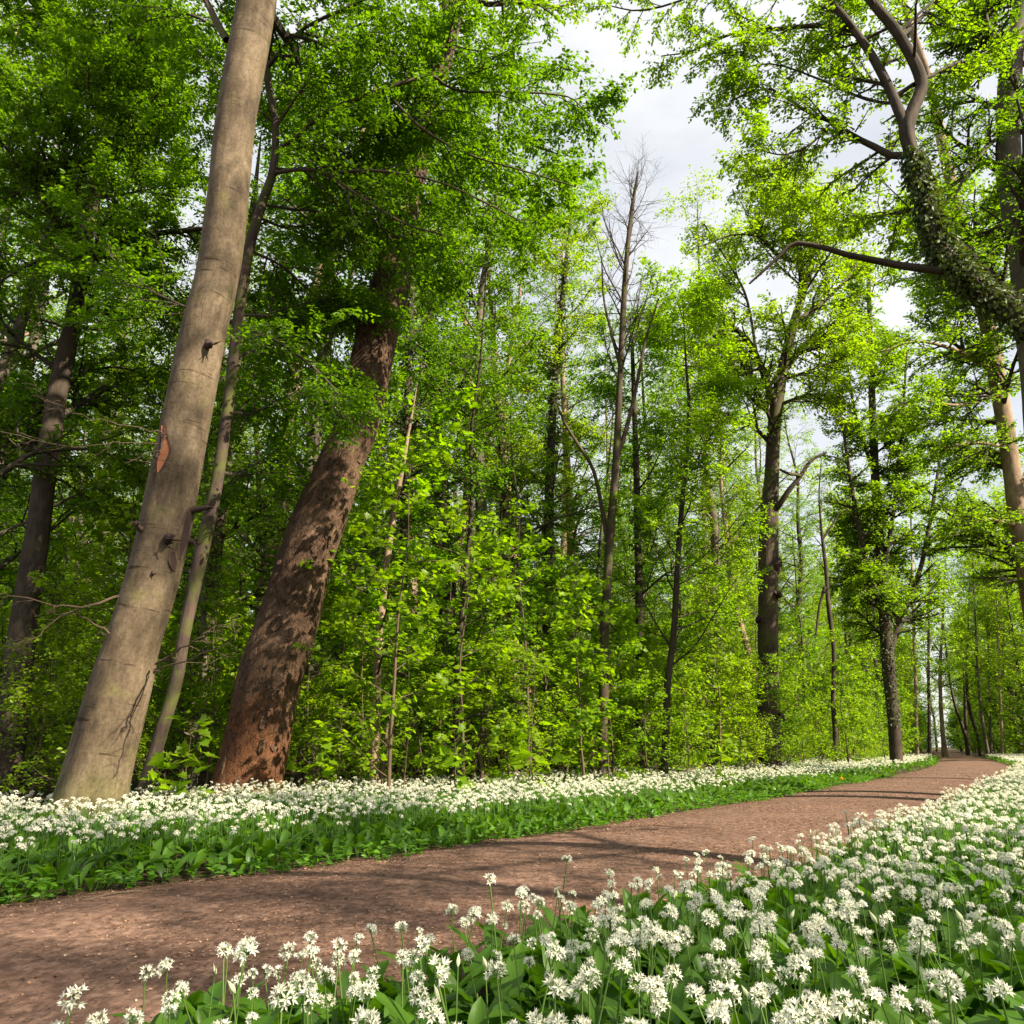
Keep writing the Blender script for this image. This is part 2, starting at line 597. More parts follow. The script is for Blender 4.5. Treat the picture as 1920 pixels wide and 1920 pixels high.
def soil_mat(name, c, bump, sc, edge=None):
    m, t, b, out, l = new_mat(name)
    tc = N(t, 'ShaderNodeTexCoord')
    n1 = N(t, 'ShaderNodeTexNoise', Scale=sc, Detail=10., Roughness=.72)
    n2 = N(t, 'ShaderNodeTexNoise', Scale=.9, Detail=4., Roughness=.6)
    n3 = N(t, 'ShaderNodeTexVoronoi', Scale=sc * 3.2)
    mp_ = N(t, 'ShaderNodeMapping')
    mp_.inputs['Scale'].default_value = (1, .45, 1)
    mp_.inputs['Rotation'].default_value = (0, 0, .6)
    l(tc.outputs['Object'], n1.inputs['Vector'])
    l(tc.outputs['Object'], n2.inputs['Vector'])
    l(tc.outputs['Object'], mp_.inputs[0])
    l(mp_.outputs[0], n3.inputs['Vector'])
    rm = ramp(t, [(.28, c[0]), (.5, c[1]), (.72, c[2])])
    l(n1.outputs[0], rm.inputs[0])
    r3 = ramp(t, [(0., (.62, .56, .52)), (.5, (1, 1, 1)), (1., (1.3, 1.22, 1.15))])
    sep = N(t, 'ShaderNodeSeparateColor')
    l(n3.outputs['Color'], sep.inputs[0])
    l(sep.outputs[0], r3.inputs[0])
    mu = N(t, 'ShaderNodeMixRGB', blend_type='MULTIPLY')
    mu.inputs[0].default_value = .8
    l(rm.outputs[0], mu.inputs[1])
    l(r3.outputs[0], mu.inputs[2])
    r2 = ramp(t, [(.3, (.82, .78, .76)), (.7, (1.12, 1.1, 1.1))])
    l(n2.outputs[0], r2.inputs[0])
    mu2 = N(t, 'ShaderNodeMixRGB', blend_type='MULTIPLY')
    mu2.inputs[0].default_value = 1
    l(mu.outputs[0], mu2.inputs[1])
    l(r2.outputs[0], mu2.inputs[2])
    cl = mu2.outputs[0]
    if edge:
        av = N(t, 'ShaderNodeAttribute', attribute_name='var')
        ma = N(t, 'ShaderNodeMath', operation='MULTIPLY')
        l(av.outputs['Fac'], ma.inputs[0])
        l(n2.outputs[0], ma.inputs[1])
        mb = N(t, 'ShaderNodeMixRGB')
        l(ma.outputs[0], mb.inputs[0])
        l(cl, mb.inputs[1])
        me_ = N(t, 'ShaderNodeMixRGB', blend_type='MULTIPLY')
        me_.inputs[0].default_value = 1.
        me_.inputs[2].default_value = (*edge, 1)
        l(cl, me_.inputs[1])
        l(me_.outputs[0], mb.inputs[2])
        cl = mb.outputs[0]
    l(cl, b.inputs['Base Color'])
    b.inputs['Roughness'].default_value = .95
    b.inputs['Specular IOR Level'].default_value = .15
    ad = N(t, 'ShaderNodeMath', operation='MULTIPLY_ADD')
    l(sep.outputs[1], ad.inputs[0])
    ad.inputs[1].default_value = .4
    l(n1.outputs[0], ad.inputs[2])
    bp = N(t, 'ShaderNodeBump')
    bp.inputs['Strength'].default_value = bump
    bp.inputs['Distance'].default_value = .02
    l(ad.outputs[0], bp.inputs['Height'])
    l(bp.outputs[0], b.inputs['Normal'])
    return m


M['path'] = soil_mat('path_woodchip', [(.044, .025, .018), (.118, .073, .053), (.22, .146, .110)], .9, 14., edge=(1.22, 1.26, 1.3))
M['soil'] = soil_mat('forest_soil', [(.02, .016, .009), (.045, .034, .018), (.07, .055, .03)], .8, 6.)

# ------------------------------------------------------------------ ground and path
LEFT_EDGE = spline([(-14.5, -8.5), (-8.5, -1.9), (-5.0, 2.2), (-2.79, 4.81), (-1.29, 6.57), (0., 8.28), (2.27, 11.37), (5.98, 17.0), (9.71, 22.67),
                    (17.4, 35.0), (28.4, 55.8), (40, 79), (54, 107), (70, 140)], 400)
PATH_W = 2.85
_t = nrm(np.gradient(LEFT_EDGE, axis=0))
_nr = np.stack([_t[:, 1], -_t[:, 0]], -1)            # to the right of the path direction


def lateral(xy):
    """signed distance from the path's left edge (positive = across the path to the right)"""
    xy = np.asarray(xy, float)
    out = np.empty(len(xy))
    for s in range(0, len(xy), 4000):
        c = xy[s:s + 4000]
        d2 = ((c[:, None] - LEFT_EDGE[None]) ** 2).sum(-1)
        i = d2.argmin(1)
        out[s:s + 4000] = ((c - LEFT_EDGE[i]) * _nr[i]).sum(-1)
    return out


def smooth_noise(xy, sc, seed):
    q = np.random.default_rng(seed)
    o = 0
    for k in range(5):
        a = q.uniform(0, 6.28)
        w = sc * q.uniform(.6, 2.2)
        o = o + np.sin((xy[:, 0] * math.cos(a) + xy[:, 1] * math.sin(a)) * w + q.uniform(0, 6.28))
    return o / 5 * 1.6


g = Geo()
g.add([(-900, -300, 0), (900, -300, 0), (900, 1500, 0), (-900, 1500, 0)], [(0, 1, 2, 3)])
g.obj('ground', [M['soil']], kind='structure')
g = Geo()
cols = 9
lat = np.linspace(-.12, PATH_W + .12, cols)
jit = R.normal(size=(400, 2)) * .03
PV = LEFT_EDGE[:, None] + _nr[:, None] * lat[None, :, None]
PV[:, 0] += _nr * jit[:, :1]
PV[:, -1] += _nr * jit[:, 1:]
cam_ = .05 * (1 - ((lat - PATH_W / 2) / (PATH_W / 2 + .12)) ** 2) + .006
PZ = np.concatenate([PV, np.broadcast_to(cam_[None, :, None], (400, cols, 1))], -1)
i = np.arange(399)[:, None] * cols + np.arange(cols - 1)[None]
wear = np.tile(np.clip(1.15 - (np.abs(lat - PATH_W / 2) / (PATH_W / 2)) ** 2 * 1.3, 0, 1), 400)
g.add(PZ.reshape(-1, 3), np.stack([i, i + 1, i + cols + 1, i + cols], -1).reshape(-1, 4), 0, wear)
g.obj('path', [M['path']], smooth=True, kind='structure')

# ------------------------------------------------------------------ trees
def trunk_of(pix, Y, n, ztop=None, lean=0.):
    """pix: (px, py, width px) from the foot upwards, all at distance Y (+lean per metre of height)"""
    pts, rad = [], []
    for px, py, w in pix:
        yy = Y
        for _ in range(3):
            p = at(px, py, yy)
            yy = Y + lean * max(p[2], 0)
        pts.append(p)
        rad.append(w / 2 / F * project(p)[2])
    pts, rad = np.array(pts), np.array(rad)
    d = pts[1] - pts[0]
    foot = pts[0] + d * ((-.12 - pts[0][2]) / d[2])
    if pts[0][2] > -.1:
        pts = np.vstack([foot, pts])
        rad = np.concatenate([[rad[0] * 1.05], rad])
    if ztop and pts[-1][2] < ztop:
        d = nrm(pts[-1] - pts[-2])
        k = (ztop - pts[-1][2]) / d[2]
        pts = np.vstack([pts, pts[-1] + d * k * .5, pts[-1] + d * k])
        rad = np.concatenate([rad, [rad[-1] * .6, rad[-1] * .18]])
    S = spline(np.hstack([pts, rad[:, None]]), n)
    return S[:, :3], np.maximum(S[:, 3], .004)


def limb_of(pix, Y, n=14):
    """pix: (px, py, width px, distance offset)"""
    pts = np.array([at(px, py, Y + o) for px, py, w, o in pix])
    rad = np.array([w / 2 / F * project(p)[2] for p, (px, py, w, o) in zip(pts, pix)])
    S = spline(np.hstack([pts, rad[:, None]]), n)
    return S[:, :3], np.maximum(S[:, 3], .003)


def resample(P, n):
    return spline(P, n)


class Tree:
    def __init__(s, name, label, cat, base, group=None):
        s.base = np.array([base[0], base[1], 0.])
        s.root = empty(name, s.base, label, cat, group)
        s.limbs = []

    def part(s, g, name, mats, smooth=False, **kw):
        for V in g.v:
            V -= s.base.astype(np.float32)
        return g.obj(name, mats, s.root, smooth, **kw)


def hero(name, label, pix, Y, bark, leaf, ztop, limbs=(), auto=None, sides=20, n=60, lean=0., flare=None, wob=.05, tw=None,
         leaf_size=.075, tpl=DIAMOND, keep=None, per=14, seed=0, ivy=None, limb_leaf=True, cat='tree', sub=(10, 1.3, 8, .55), flat=.6, tdroop=-.02, group=None):
    q = np.random.default_rng(100 + seed)
    P, r = trunk_of(pix, Y, n, ztop, lean)
    T = Tree(name, label, cat, P[0], group)
    g = Geo()
    tube(g, P, r, sides, 0, wob=wob, flare=flare, seed=seed)
    T.part(g, 'trunk', [bark], True)
    T.P, T.r = P, r
    leafy = []
    for lp in limbs:
        has_leaf = limb_leaf
        if lp[0] == 'bare':
            has_leaf, lp = False, lp[1:]
        LP, lr = limb_of(lp, Y)
        g = Geo()
        tube(g, LP, lr, 8, 0, wob=.06, seed=seed + 3, cap=True)
        T.part(g, 'branch', [bark], True)
        if has_leaf:
            ll = np.linalg.norm(np.diff(LP, axis=0), axis=1).sum()
            for _ in range(max(1, int(round(ll / 4.5)))):
                leafy.append((resample(LP, 8), spline(np.stack([lr, lr, lr], -1), 8)[:, 0]))
    gc = Geo()
    sets = []
    if leafy:
        sets.append((np.array([a for a, b in leafy]), np.array([b for a, b in leafy])))
    if auto:
        k, z0, z1, ln, ang, up = auto
        zz = P[:, 2]
        idx = np.where((zz >= z0) & (zz <= z1))[0]
        seg = resample(P[idx[0]:idx[-1] + 1], 12)[None]
        sr = np.interp(np.linspace(idx[0], idx[-1], 12), np.arange(len(r)), r)[None]
        A, ar = sprout(seg, sr * .55, k, 0., 1., ang, ln, 8, .09, up, 0., .25, .008, q)
        if keep is not None and name != 'leaning_ivy_tree':
            ka = keep(A.reshape(-1, 3)).reshape(A.shape[:2]).all(1)
            A, ar = A[ka], ar[ka]
        tubes(gc, A, ar, 6, 1)
        sets.append((A, ar))
    k2, l2, k3, l3 = sub
    for A, ar in sets:
        B, br = sprout(A, ar, k2, .12, 1., .9, l2, 5, .14, tdroop, flat, .4, .004, q)
        C, cr = sprout(B, br, k3, .1, 1., .8, l3, 4, .12, tdroop, flat, .4, .0022, q)
        if keep is not None:
            kb = keep(B[:, -1])
            B, br = B[kb], br[kb]
            kc = keep(C[:, -1]) & keep(C[:, 0])
            C, cr = C[kc], cr[kc]
        tubes(gc, B, br, 4, 1)
        tubes(gc, C, cr, 3, 1)
        if leaf is not None:
            leaf_twigs(gc, C, per, leaf_size, tpl, 0, q=q, keep=keep)
    if gc.v:
        T.part(gc, 'crown', [leaf or M['twig'], tw or M['twig']])
    if ivy:
        t0, t1, cnt = ivy
        gi = Geo()
        add_ivy(gi, P, r, t0, t1, cnt, q)
        T.part(gi, 'ivy', [M['ivy_leaf'], M['twig']])
    return T


def add_ivy(gi, P, r, t0, t1, cnt, q, size=.095):
    n = len(P)
    u = (t0 + (t1 - t0) * q.beta(1.1, 1.1, cnt)) * (n - 1.001)
    i = u.astype(int)
    f = (u - i)[:, None]
    p = P[i] * (1 - f) + P[i + 1] * f
    tan = nrm(P[i + 1] - P[i])
    rr = r[i]
    v = q.normal(size=(cnt, 3))
    v = nrm(v - tan * (v * tan).sum(-1, keepdims=True))
    pos = p + v * (rr * q.uniform(.95, 1.08, cnt) + q.exponential(.045, cnt) * (1 + 2.5 * (q.uniform(size=cnt) < .06)))[:, None]
    ax = -tan * .6 + v * .5 + q.normal(size=(cnt, 3)) * .5
    place(gi, OVAL, pos, ax, v + q.normal(size=(cnt, 3)) * .35, size * q.uniform(.6, 1.3, cnt), 0, q.uniform(0, 1, cnt))


# -- two big leaning trunks on the flower bank
yA = 9.0
beech = hero('beech_tree', 'smooth tan beech trunk leaning over the flower carpet, with an orange bark wound',
             [(150, 1572, 150), (168, 1500, 120), (228, 1280, 109), (248, 1207, 98), (291, 1067, 94), (320, 940, 92), (377, 640, 82), (404, 533, 78), (421, 427, 75), (444, 213, 72), (481, 0, 71), (520, -260, 62)],
             yA, M['beech_bark'], M['beech_leaf'], 21,
             limbs=[('bare', (425, 75, 14, .0), (405, 40, 13, .1), (388, 5, 12, .2), (350, -60, 8, .4))],
             auto=(13, 10.5, 20, 5.5, 1.05, .02), sides=40, n=110, flare=(.40, .26, .6), wob=.026, seed=1, leaf_size=.08,
             sub=(7, 1.5, 6, .6))


def on_trunk(T, px, py, out=0.):
    """point of the trunk surface facing the camera seen at a pixel, and the outward direction"""
    P, r = T.P, T.r
    x, y, dep = project(P)
    fi = np.interp(py, y[::-1], np.arange(len(y))[::-1])
    i = int(np.clip(fi, 1, len(y) - 2))
    ip = lambda a: a[i] * (1 - (fi - i)) + a[i + 1] * (fi - i)
    c, ri, xi, di = ip(P), ip(r), ip(x), ip(dep)
    tocam = nrm(np.array([0, 0, CAM_H]) - c)
    side = nrm(np.cross(nrm(P[min(i + 1, len(P) - 1)] - P[i - 1]), tocam))
    s = (px - xi) / F * di * (1 if side[0] > 0 else -1)
    s = np.clip(s, -ri * .93, ri * .93)
    v = nrm(side * s + tocam * math.sqrt(max(ri ** 2 - s * s, 1e-6)))
    return c + v * (ri + out), v, nrm(P[min(i + 1, len(P) - 1)] - P[i - 1])


M['wound'] = plain('bare_wood', (.42, .15, .06), .6)
M['scar'] = plain('scar_bark', (.05, .03, .025), .85)


def patch(T, pts, name, mat, rim, out=.006):
    """lens shaped scar lying on the trunk: pts (px,py,halfwidth px) top to bottom, with a raised lip"""
    g = Geo()
    rows = []
    S = spline(np.array(pts, float), 15)
    for x, y, w in S:
        row = []
        for k, (u, o) in enumerate([(-1.45, -.02), (-1.1, .026), (-.8, .018), (-.3, .014), (.3, .014), (.8, .018), (1.1, .026), (1.45, -.02)]):
            p, v, a = on_trunk(T, x + u * w, y, o)
            row.append(p)
        rows.append(row)
    V = np.array(rows)
    nr, nc = V.shape[:2]
    i = np.arange(nr - 1)[:, None] * nc + np.arange(nc - 1)[None]
    Q = np.stack([i, i + 1, i + nc + 1, i + nc], -1)
    mid = Q[:, 2:5].reshape(-1, 4)
    edge = np.concatenate([Q[:, :2], Q[:, 5:]], 1).reshape(-1, 4)
    V2 = V.reshape(-1, 3)
    g.add(V2, mid, 0)
    g.f.append(edge)
    g.m.append(np.full(len(edge), 1, np.int32))
    return T.part(g, name, [mat, rim], True)


patch(beech, [(311, 806, 4), (313, 830, 6), (313, 850, 8), (306, 872, 7), (301, 892, 1.5)], 'bark_wound', M['wound'], M['scar'])
patch(beech, [(416, 472, 2), (414, 490, 8), (413, 508, 8), (412, 524, 2)], 'bark_scar', M['scar'], M['beech_bark'])
patch(beech, [(408, 540, 3), (396, 556, 6), (386, 580, 4), (380, 608, 2)], 'bark_scar', M['scar'], M['beech_bark'])
patch(beech, [(370, 682, 3), (367, 698, 7), (364, 711, 2)], 'bark_scar', M['scar'], M['beech_bark'])
patch(beech, [(354, 948, 6), (346, 980, 7), (339, 1010, 7), (333, 1040, 2)], 'bark_scar', M['scar'], M['beech_bark'])
patch(beech, [(321, 1030, 3), (322, 1048, 7), (322, 1064, 2)], 'bark_scar', M['scar'], M['beech_bark'])
patch(beech, [(455, 178, 1), (454, 200, 4), (453, 214, 1)], 'bark_scar', M['scar'], M['beech_bark'])


def stub(T, px, py, ln, rad, up=.2, side=0., spikes=4):
    p, v, a = on_trunk(T, px, py, -.03)
    d = nrm(v * .8 + a * up + np.array([side, 0, 0]))
    g = Geo()
    pts = np.array([p + d * ln * t + np.array([0, 0, -.02 * t * t]) + R.normal(size=3) * .012 * (t > 0) for t in np.linspace(0, 1, 6)])
    tube(g, pts, rad * np.array([1.7, 1.25, 1., .9, .75, .35]), 9, wob=.2, seed=int(px), cap=True)
    for k in range(spikes):
        q0 = pts[4] + R.normal(size=3) * rad * .4
        tube(g, np.array([q0, q0 + nrm(d + R.normal(size=3) * .8) * rad * 2.4]), np.array([rad * .3, rad * .06]), 4)
    T.part(g, 'branch_stub', [M['scar']], True)


for a_ in [(313, 1010, .16, .045), (389, 643, .16, .05), (268, 998, .14, .035), (356, 952, .28, .04, .35, .5), (354, 1008, .16, .035, .1, .6), (311, 825, .07, .025), (300, 1250, .05, .02), (288, 1075, .05, .02)]:
    stub(beech, *a_)
# thin bare twigs that start on the beech and hang to the left
for lp in [[(222, 1118, 7, -.3), (190, 1128, 6, -.5), (140, 1138, 5, -.8), (100, 1136, 4.5, -1), (50, 1122, 4, -1.3), (0, 1116, 3, -1.5), (-60, 1120, 2, -1.7)],
           [(205, 1188, 5, -.3), (165, 1165, 4, -.5), (130, 1148, 3.5, -.8), (90, 1175, 3, -1.), (60, 1200, 2.6, -1.2), (0, 1213, 2, -1.5)],
           [(305, 812, 3.5, -.3), (250, 800, 3, -.6), (180, 788, 2.5, -1), (110, 760, 2, -1.4), (60, 740, 1.4, -1.6)],
           [(296, 832, 3.2, -.3), (220, 830, 2.6, -.6), (110, 835, 2.2, -1.), (0, 808, 1.6, -1.4)],
           [(310, 818, 4, -.38), (298, 850, 4, -.5), (284, 862, 3, -.55), (272, 872, 2, -.6)],
           [(292, 1245, 6, -.1), (330, 1222, 5, -.4), (372, 1195, 4, -.7), (395, 1180, 2, -.8)],
           [(290, 1255, 4, -.1), (340, 1240, 3.5, -.5), (400, 1220, 3, -.8), (440, 1195, 2, -1), (450, 1170, 1.4, -1)]]:
    LP, lr = limb_of(lp, yA, 18)
    lr = lr * .72
    LP[1:] += np.random.default_rng(int(lp[0][0])).normal(size=(17, 3)) * .012
    g = Geo()
    tube(g, LP, lr, 6)
    q = np.random.default_rng(int(lp[0][1]))
    B, br = sprout(LP[None], lr[None], 6, .25, 1., .7, .45, 4, .25, .05, .2, .3, .003, q)
    tubes(g, B, br, 4)
    C, cr = sprout(B, br, 3, .3, 1., .7, .18, 3, .3, .05, .2, .3, .002, q)
    tubes(g, C, cr, 3)
    beech.part(g, 'twig', [M['pale_twig']])

yC = 12.9
flaky = hero('leaning_tree', 'thick leaning tree with flaking red-brown bark at its base, beside the tan beech',
             [(448, 1525, 136), (460, 1480, 122), (506, 1280, 118), (538, 1170, 111), (568, 1067, 105), (605, 960, 98), (642, 860, 86), (668, 800, 80), (703, 640, 78), (733, 533, 72), (747, 430, 68), (785, 260, 56), (838, 60, 42), (860, -60, 36)],
             yC, M['oak_bark'], M['spring_leaf'], 24,
             auto=(9, 15.5, 23, 4.5, .9, .03), sides=36, n=100, flare=(.5, .08, 2.), wob=.05, seed=2, leaf_size=.09)
# ragged bark plates
g = Geo()
for k in range(46):
    py = R.uniform(600, 1480)
    x, y, dep = project(flaky.P)
    i = np.abs(y - py).argmin()
    w = flaky.r[i] / dep[i] * F
    px = x[i] + R.uniform(-.85, .85) * w
    p, v, a = on_trunk(flaky, px, py, 0)
    s = nrm(np.cross(a, v))
    hl, hw = R.uniform(.05, .16), R.uniform(.03, .07)
    ring = [(math.cos(t) * hw * R.uniform(.7, 1.2), math.sin(t) * hl * R.uniform(.7, 1.2)) for t in np.linspace(0, 2 * math.pi, 9)[:-1]]
    lift = R.uniform(.012, .03)
    top = np.array([p + s * u + a * w_ + v * (lift * (1 - .7 * (w_ / hl))) * .6 for u, w_ in ring])
    bot = np.array([p + s * u * 1.05 + a * w_ * 1.05 - v * .03 for u, w_ in ring])
    fc = [[k_, (k_ + 1) % 8, 8 + (k_ + 1) % 8, 8 + k_] for k_ in range(8)]
    tcs = np.array([[px * .01 + u, py * .01, w_] for u, w_ in ring] * 2) + k
    g.add(np.vstack([top, bot]), fc, 0, 0., tcs)
    g.add(np.vstack([top, [top.mean(0) + v * .004]]), [[k_, (k_ + 1) % 8, 8] for k_ in range(8)], 0, 0., np.vstack([tcs[:8], tcs[:1]]))
flaky.part(g, 'bark_plate', [M['oak_bark']], kind='stuff')

keepL = lambda p: p[:, 1] > 9.75
yB = 11.0
hornbeam = hero('hornbeam_tree', 'thin crooked hornbeam right behind the tan beech, with long leafy boughs',
                [(258, 1545, 30), (265, 1500, 28), (300, 1380, 25), (330, 1280, 24), (347, 1180, 23), (384, 1010, 25), (408, 900, 23), (428, 760, 21), (443, 620, 19), (466, 470, 19), (490, 385, 17), (512, 320, 15), (516, 230, 13), (500, 130, 13), (512, 20, 10)],
                yB, M['moss_bark'], M['hornbeam_leaf'], 15.5,
                limbs=[[(612, 205, 6, -.3), (690, 225, 5, .1), (770, 255, 4, .4), (850, 300, 3, .7), (930, 370, 2, .9)],
                       [(560, 60, 6, -.4), (660, 85, 5, 0), (760, 100, 4, .4), (860, 115, 3, .7), (950, 100, 2, .9)],
                       [(612, 326, 6, -.2), (690, 400, 5, .2), (750, 470, 4, .5), (800, 540, 2, .8)],
                       [(720, 166, 6, -.4), (780, 190, 5, .2), (860, 220, 4, .5), (960, 260, 3, .7), (1050, 290, 2, .8)],
                       [(514, 285, 9, 0), (560, 255, 8, -.2), (608, 212, 8, -.4), (720, 166, 8, -.5), (808, 135, 7, -.4), (855, 70, 6, -.2), (868, -10, 4, 0)],
                       [(516, 325, 8, 0), (560, 318, 8, -.3), (612, 326, 7, -.5), (680, 372, 5, -.7), (760, 420, 4, -.8), (830, 440, 3, -.8)],
                       [(808, 140, 6, -.4), (860, 170, 5, -.3), (960, 172, 4, -.1), (1060, 180, 3, .1), (1095, 205, 2, .2)],
                       [(500, 130, 8, 0), (560, 60, 7, -.4), (660, 10, 6, -.8), (800, -50, 5, -.9), (930, -40, 4, -.9), (1040, 30, 3, -.9)],
                       [(470, 470, 6, 0), (530, 500, 5, .6), (600, 560, 4, 1.0), (700, 600, 3, 1.2)],
                       [(720, 168, 6, -.5), (790, 240, 5, -.6), (880, 290, 4, -.6), (980, 320, 3, -.6), (1080, 350, 2.2, -.6)],
                       [(612, 326, 6, -.5), (700, 320, 5, -.9), (820, 340, 4, -1), (930, 390, 3, -1), (1000, 430, 2, -1)],
                       [(445, 610, 6, 0), (520, 640, 5, -.2), (600, 700, 4, -.4), (650, 760, 3, -.4)],
                       [(516, 240, 6, 0), (590, 140, 5, -.3), (690, 90, 4, -.6), (760, 40, 3, -.8)],
                       [(500, 140, 6, 0), (420, 60, 5, .8), (330, 20, 4, 1.4), (220, 10, 3, 1.8)],
                       ],
                auto=(22, 4.5, 15, 3.8, 1.15, .03), sides=14, seed=3, leaf_size=.085, tpl=OVAL, keep=keepL, sub=(17, 1.75, 11, .62), per=17, flat=.5, tdroop=-.05)
yD = 14.0
left_dark = hero('forked_tree', 'dark forked tree left of the tan beech, with a low arching bough',
                 [(8, 1500, 58), (15, 1440, 52), (40, 1200, 48), (70, 1000, 42), (105, 750, 36), (138, 600, 30), (160, 450, 27), (185, 330, 23), (205, 245, 20), (190, 180, 15), (187, 120, 10), (170, 20, 7)],
                 yD, M['dark_bark'], M['hornbeam_leaf'], 16.5,
                 limbs=[[(150, 545, 18, 0), (165, 505, 17, -.1), (195, 470, 15, -.2), (245, 446, 13, -.4), (310, 436, 10, -.5), (385, 428, 8, -.6), (430, 425, 4, -.6)],
                        [(208, 245, 15, 0), (230, 200, 14, .1), (262, 155, 12, .2), (300, 105, 9, .3), (340, 60, 6, .4)],
                        [(205, 245, 9, 0), (212, 180, 8, -.2), (212, 125, 7, -.3), (170, 65, 5, -.4), (125, 30, 4, -.5), (112, -20, 3, -.6)],
                        [(212, 125, 6, -.3), (240, 70, 5, -.5), (300, 30, 4, -.7)],
                        [(200, 270, 7, 0), (160, 300, 6, -.5), (90, 330, 5, -1), (20, 370, 4, -1.4)],
                        [(30, 1260, 9, 0), (60, 950, 1, .1), ] if False else [(150, 500, 8, 0), (110, 480, 6, -.6), (50, 500, 5, -1.2), (-20, 540, 4, -1.6)],
                        [(195, 470, 6, -.2), (250, 500, 5, .5), (330, 560, 4, 1), (380, 620, 3, 1.2)],
                        [(105, 750, 7, 0), (160, 700, 5, .5), (230, 690, 4, 1.), (300, 720, 3, 1.5)],
                        [(0, 890, 12, -.8), (30, 868, 10, -.7), (70, 848, 8, -.5), (165, 842, 6, -.4), (215, 860, 5, -.3), (270, 868, 3, -.2)]],
                 auto=(22, 5, 16.3, 3.8, 1.1, .02), sides=18, seed=4, leaf_size=.095, keep=keepL, sub=(15, 1.7, 11, .58), per=17, flat=.5, tdroop=-.03)
pale1 = hero('pale_tree', 'pale straight trunk in the gap between the beech and the flaking tree',
             [(488, 1330, 38), (496, 1150, 36), (512, 1030, 35), (533, 900, 33), (548, 750, 30), (562, 650, 26), (592, 545, 22), (640, 380, 16)],
             19., M['pale_bark'], M['beech_leaf'], 20, auto=(12, 8, 19, 3.5, 1., .04), sides=14, seed=5, leaf_size=.09, per=10)
second = hero('thin_tree', 'thin straight trunk close behind the crooked hornbeam stem',
              [(372, 1300, 32), (388, 1170, 30), (402, 1040, 28), (420, 900, 24), (440, 700, 20), (470, 430, 14)],
              16., M['moss_bark'], M['hornbeam_leaf'], 15, auto=(14, 3, 14, 2.8, 1.1, .03), sides=12, seed=6, leaf_size=.085, per=10)

# -- trees behind the middle of the bank
hero('sunlit_sapling', 'thin sunlit stem with peeling bark right of the flaking trunk',
     [(700, 1440, 20), (706, 1300, 17), (712, 1180, 15), (722, 1080, 14), (735, 980, 13), (750, 900, 10), (768, 800, 6)],
     14., M['pale_bark'], M['maple_leaf'], 7.5, auto=(16, 1.6, 7.3, 1.9, 1.1, .04), sides=10, seed=7, leaf_size=.12, tpl=MAPLE, sub=(5, .8, 4, .35), per=6)
for nm, lb, px_, yy, brk, lf, zt, au, iv, sd_ in [
    ('ivy_tree', 'slim dark ivy-wrapped trunk just right of the flaking tree top', [(752, 1250, 18), (758, 1000, 17), (762, 850, 16), (768, 650, 13), (775, 450, 9)], 19., 'dark_bark', 'hornbeam_leaf', 18, (18, 6, 17, 3., 1.1, .03), (.3, .85, 1500), 8),
    ('ivy_tree', 'thick ivy-covered trunk deep in the wood, right of the sunlit thin stem', [(842, 1320, 44), (835, 1100, 40), (826, 950, 36), (815, 800, 28), (805, 600, 18)], 24., 'dark_bark', 'spring_leaf', 19, (18, 8, 18, 3.6, 1.0, .04), (.15, .8, 2600), 9),
    ('forked_tree', 'grey trunk in mid wood between two ivy-covered trees', [(968, 1360, 26), (962, 1150, 24), (952, 960, 22), (940, 830, 18), (930, 700, 12)], 23., 'pale_bark', 'spring_leaf', 19, (16, 7, 18, 3.4, 1.0, .04), None, 10),
    ('ivy_tree', 'slender ivy-wrapped tree in the middle, left of the bare-topped grey tree', [(1025, 1340, 22), (1028, 1050, 19), (1031, 900, 17), (1036, 780, 14), (1046, 640, 10), (1062, 480, 6)], 21., 'dark_bark', 'spring_leaf', 17, (18, 6, 16.5, 3., .9, .05), (.2, .75, 1800), 11),
    ('slim_tree', 'slim dark straight trunk immediately right of the bare-topped grey tree', [(1200, 1370, 17), (1200, 1250, 16), (1196, 1000, 14), (1190, 780, 10), (1184, 620, 6)], 20., 'dark_bark', 'hornbeam_leaf', 12, (18, 3, 11.5, 2.6, 1., .05), (.05, .5, 700), 12),
    ('slim_tree', 'slim curved stem between the bare-topped grey tree and the old oak', [(1248, 1390, 14), (1252, 1280, 13), (1264, 1180, 12), (1274, 1000, 10), (1292, 800, 7), (1286, 680, 4)], 18., 'dark_bark', 'spring_leaf', 12, (30, 2.5, 11.8, 2.8, 1.0, .05), None, 13),
]:
    hero(nm, lb, px_, yy, M[brk], M[lf], zt, auto=au, sides=12, seed=sd_, leaf_size=.095, ivy=iv, per=11, sub=(10, 1.2, 7, .5))
hero('bare_topped_tree', 'tall slender grey tree with bare twigs at its top against the sky',
     [(1130, 1400, 19), (1133, 1200, 17), (1140, 1060, 16), (1148, 960, 15), (1156, 850, 14), (1163, 700, 11), (1170, 560, 11), (1180, 430, 8), (1195, 330, 4)],
     17., M['moss_bark'], None, 14.6,
     limbs=[('bare', (1140, 1020, 9, 0), (1128, 950, 8, .2), (1112, 880, 7, .3), (1085, 835, 6, .4), (1060, 795, 5, .5), (1045, 760, 3, .6)),
            ('bare', (1157, 860, 9, 0), (1175, 800, 8, .1), (1190, 740, 7, .2), (1210, 640, 5, .3), (1235, 560, 3, .4)),
            ('bare', (1163, 690, 6, 0), (1145, 620, 5, .1), (1132, 560, 4, .2), (1128, 480, 2.5, .2))],
     auto=(24, 8.4, 14.4, 2.3, .5, .03), sides=12, seed=14, sub=(6, 1.2, 5, .55), flat=0., tdroop=.06, tw=M['twig'])
yO = 25.
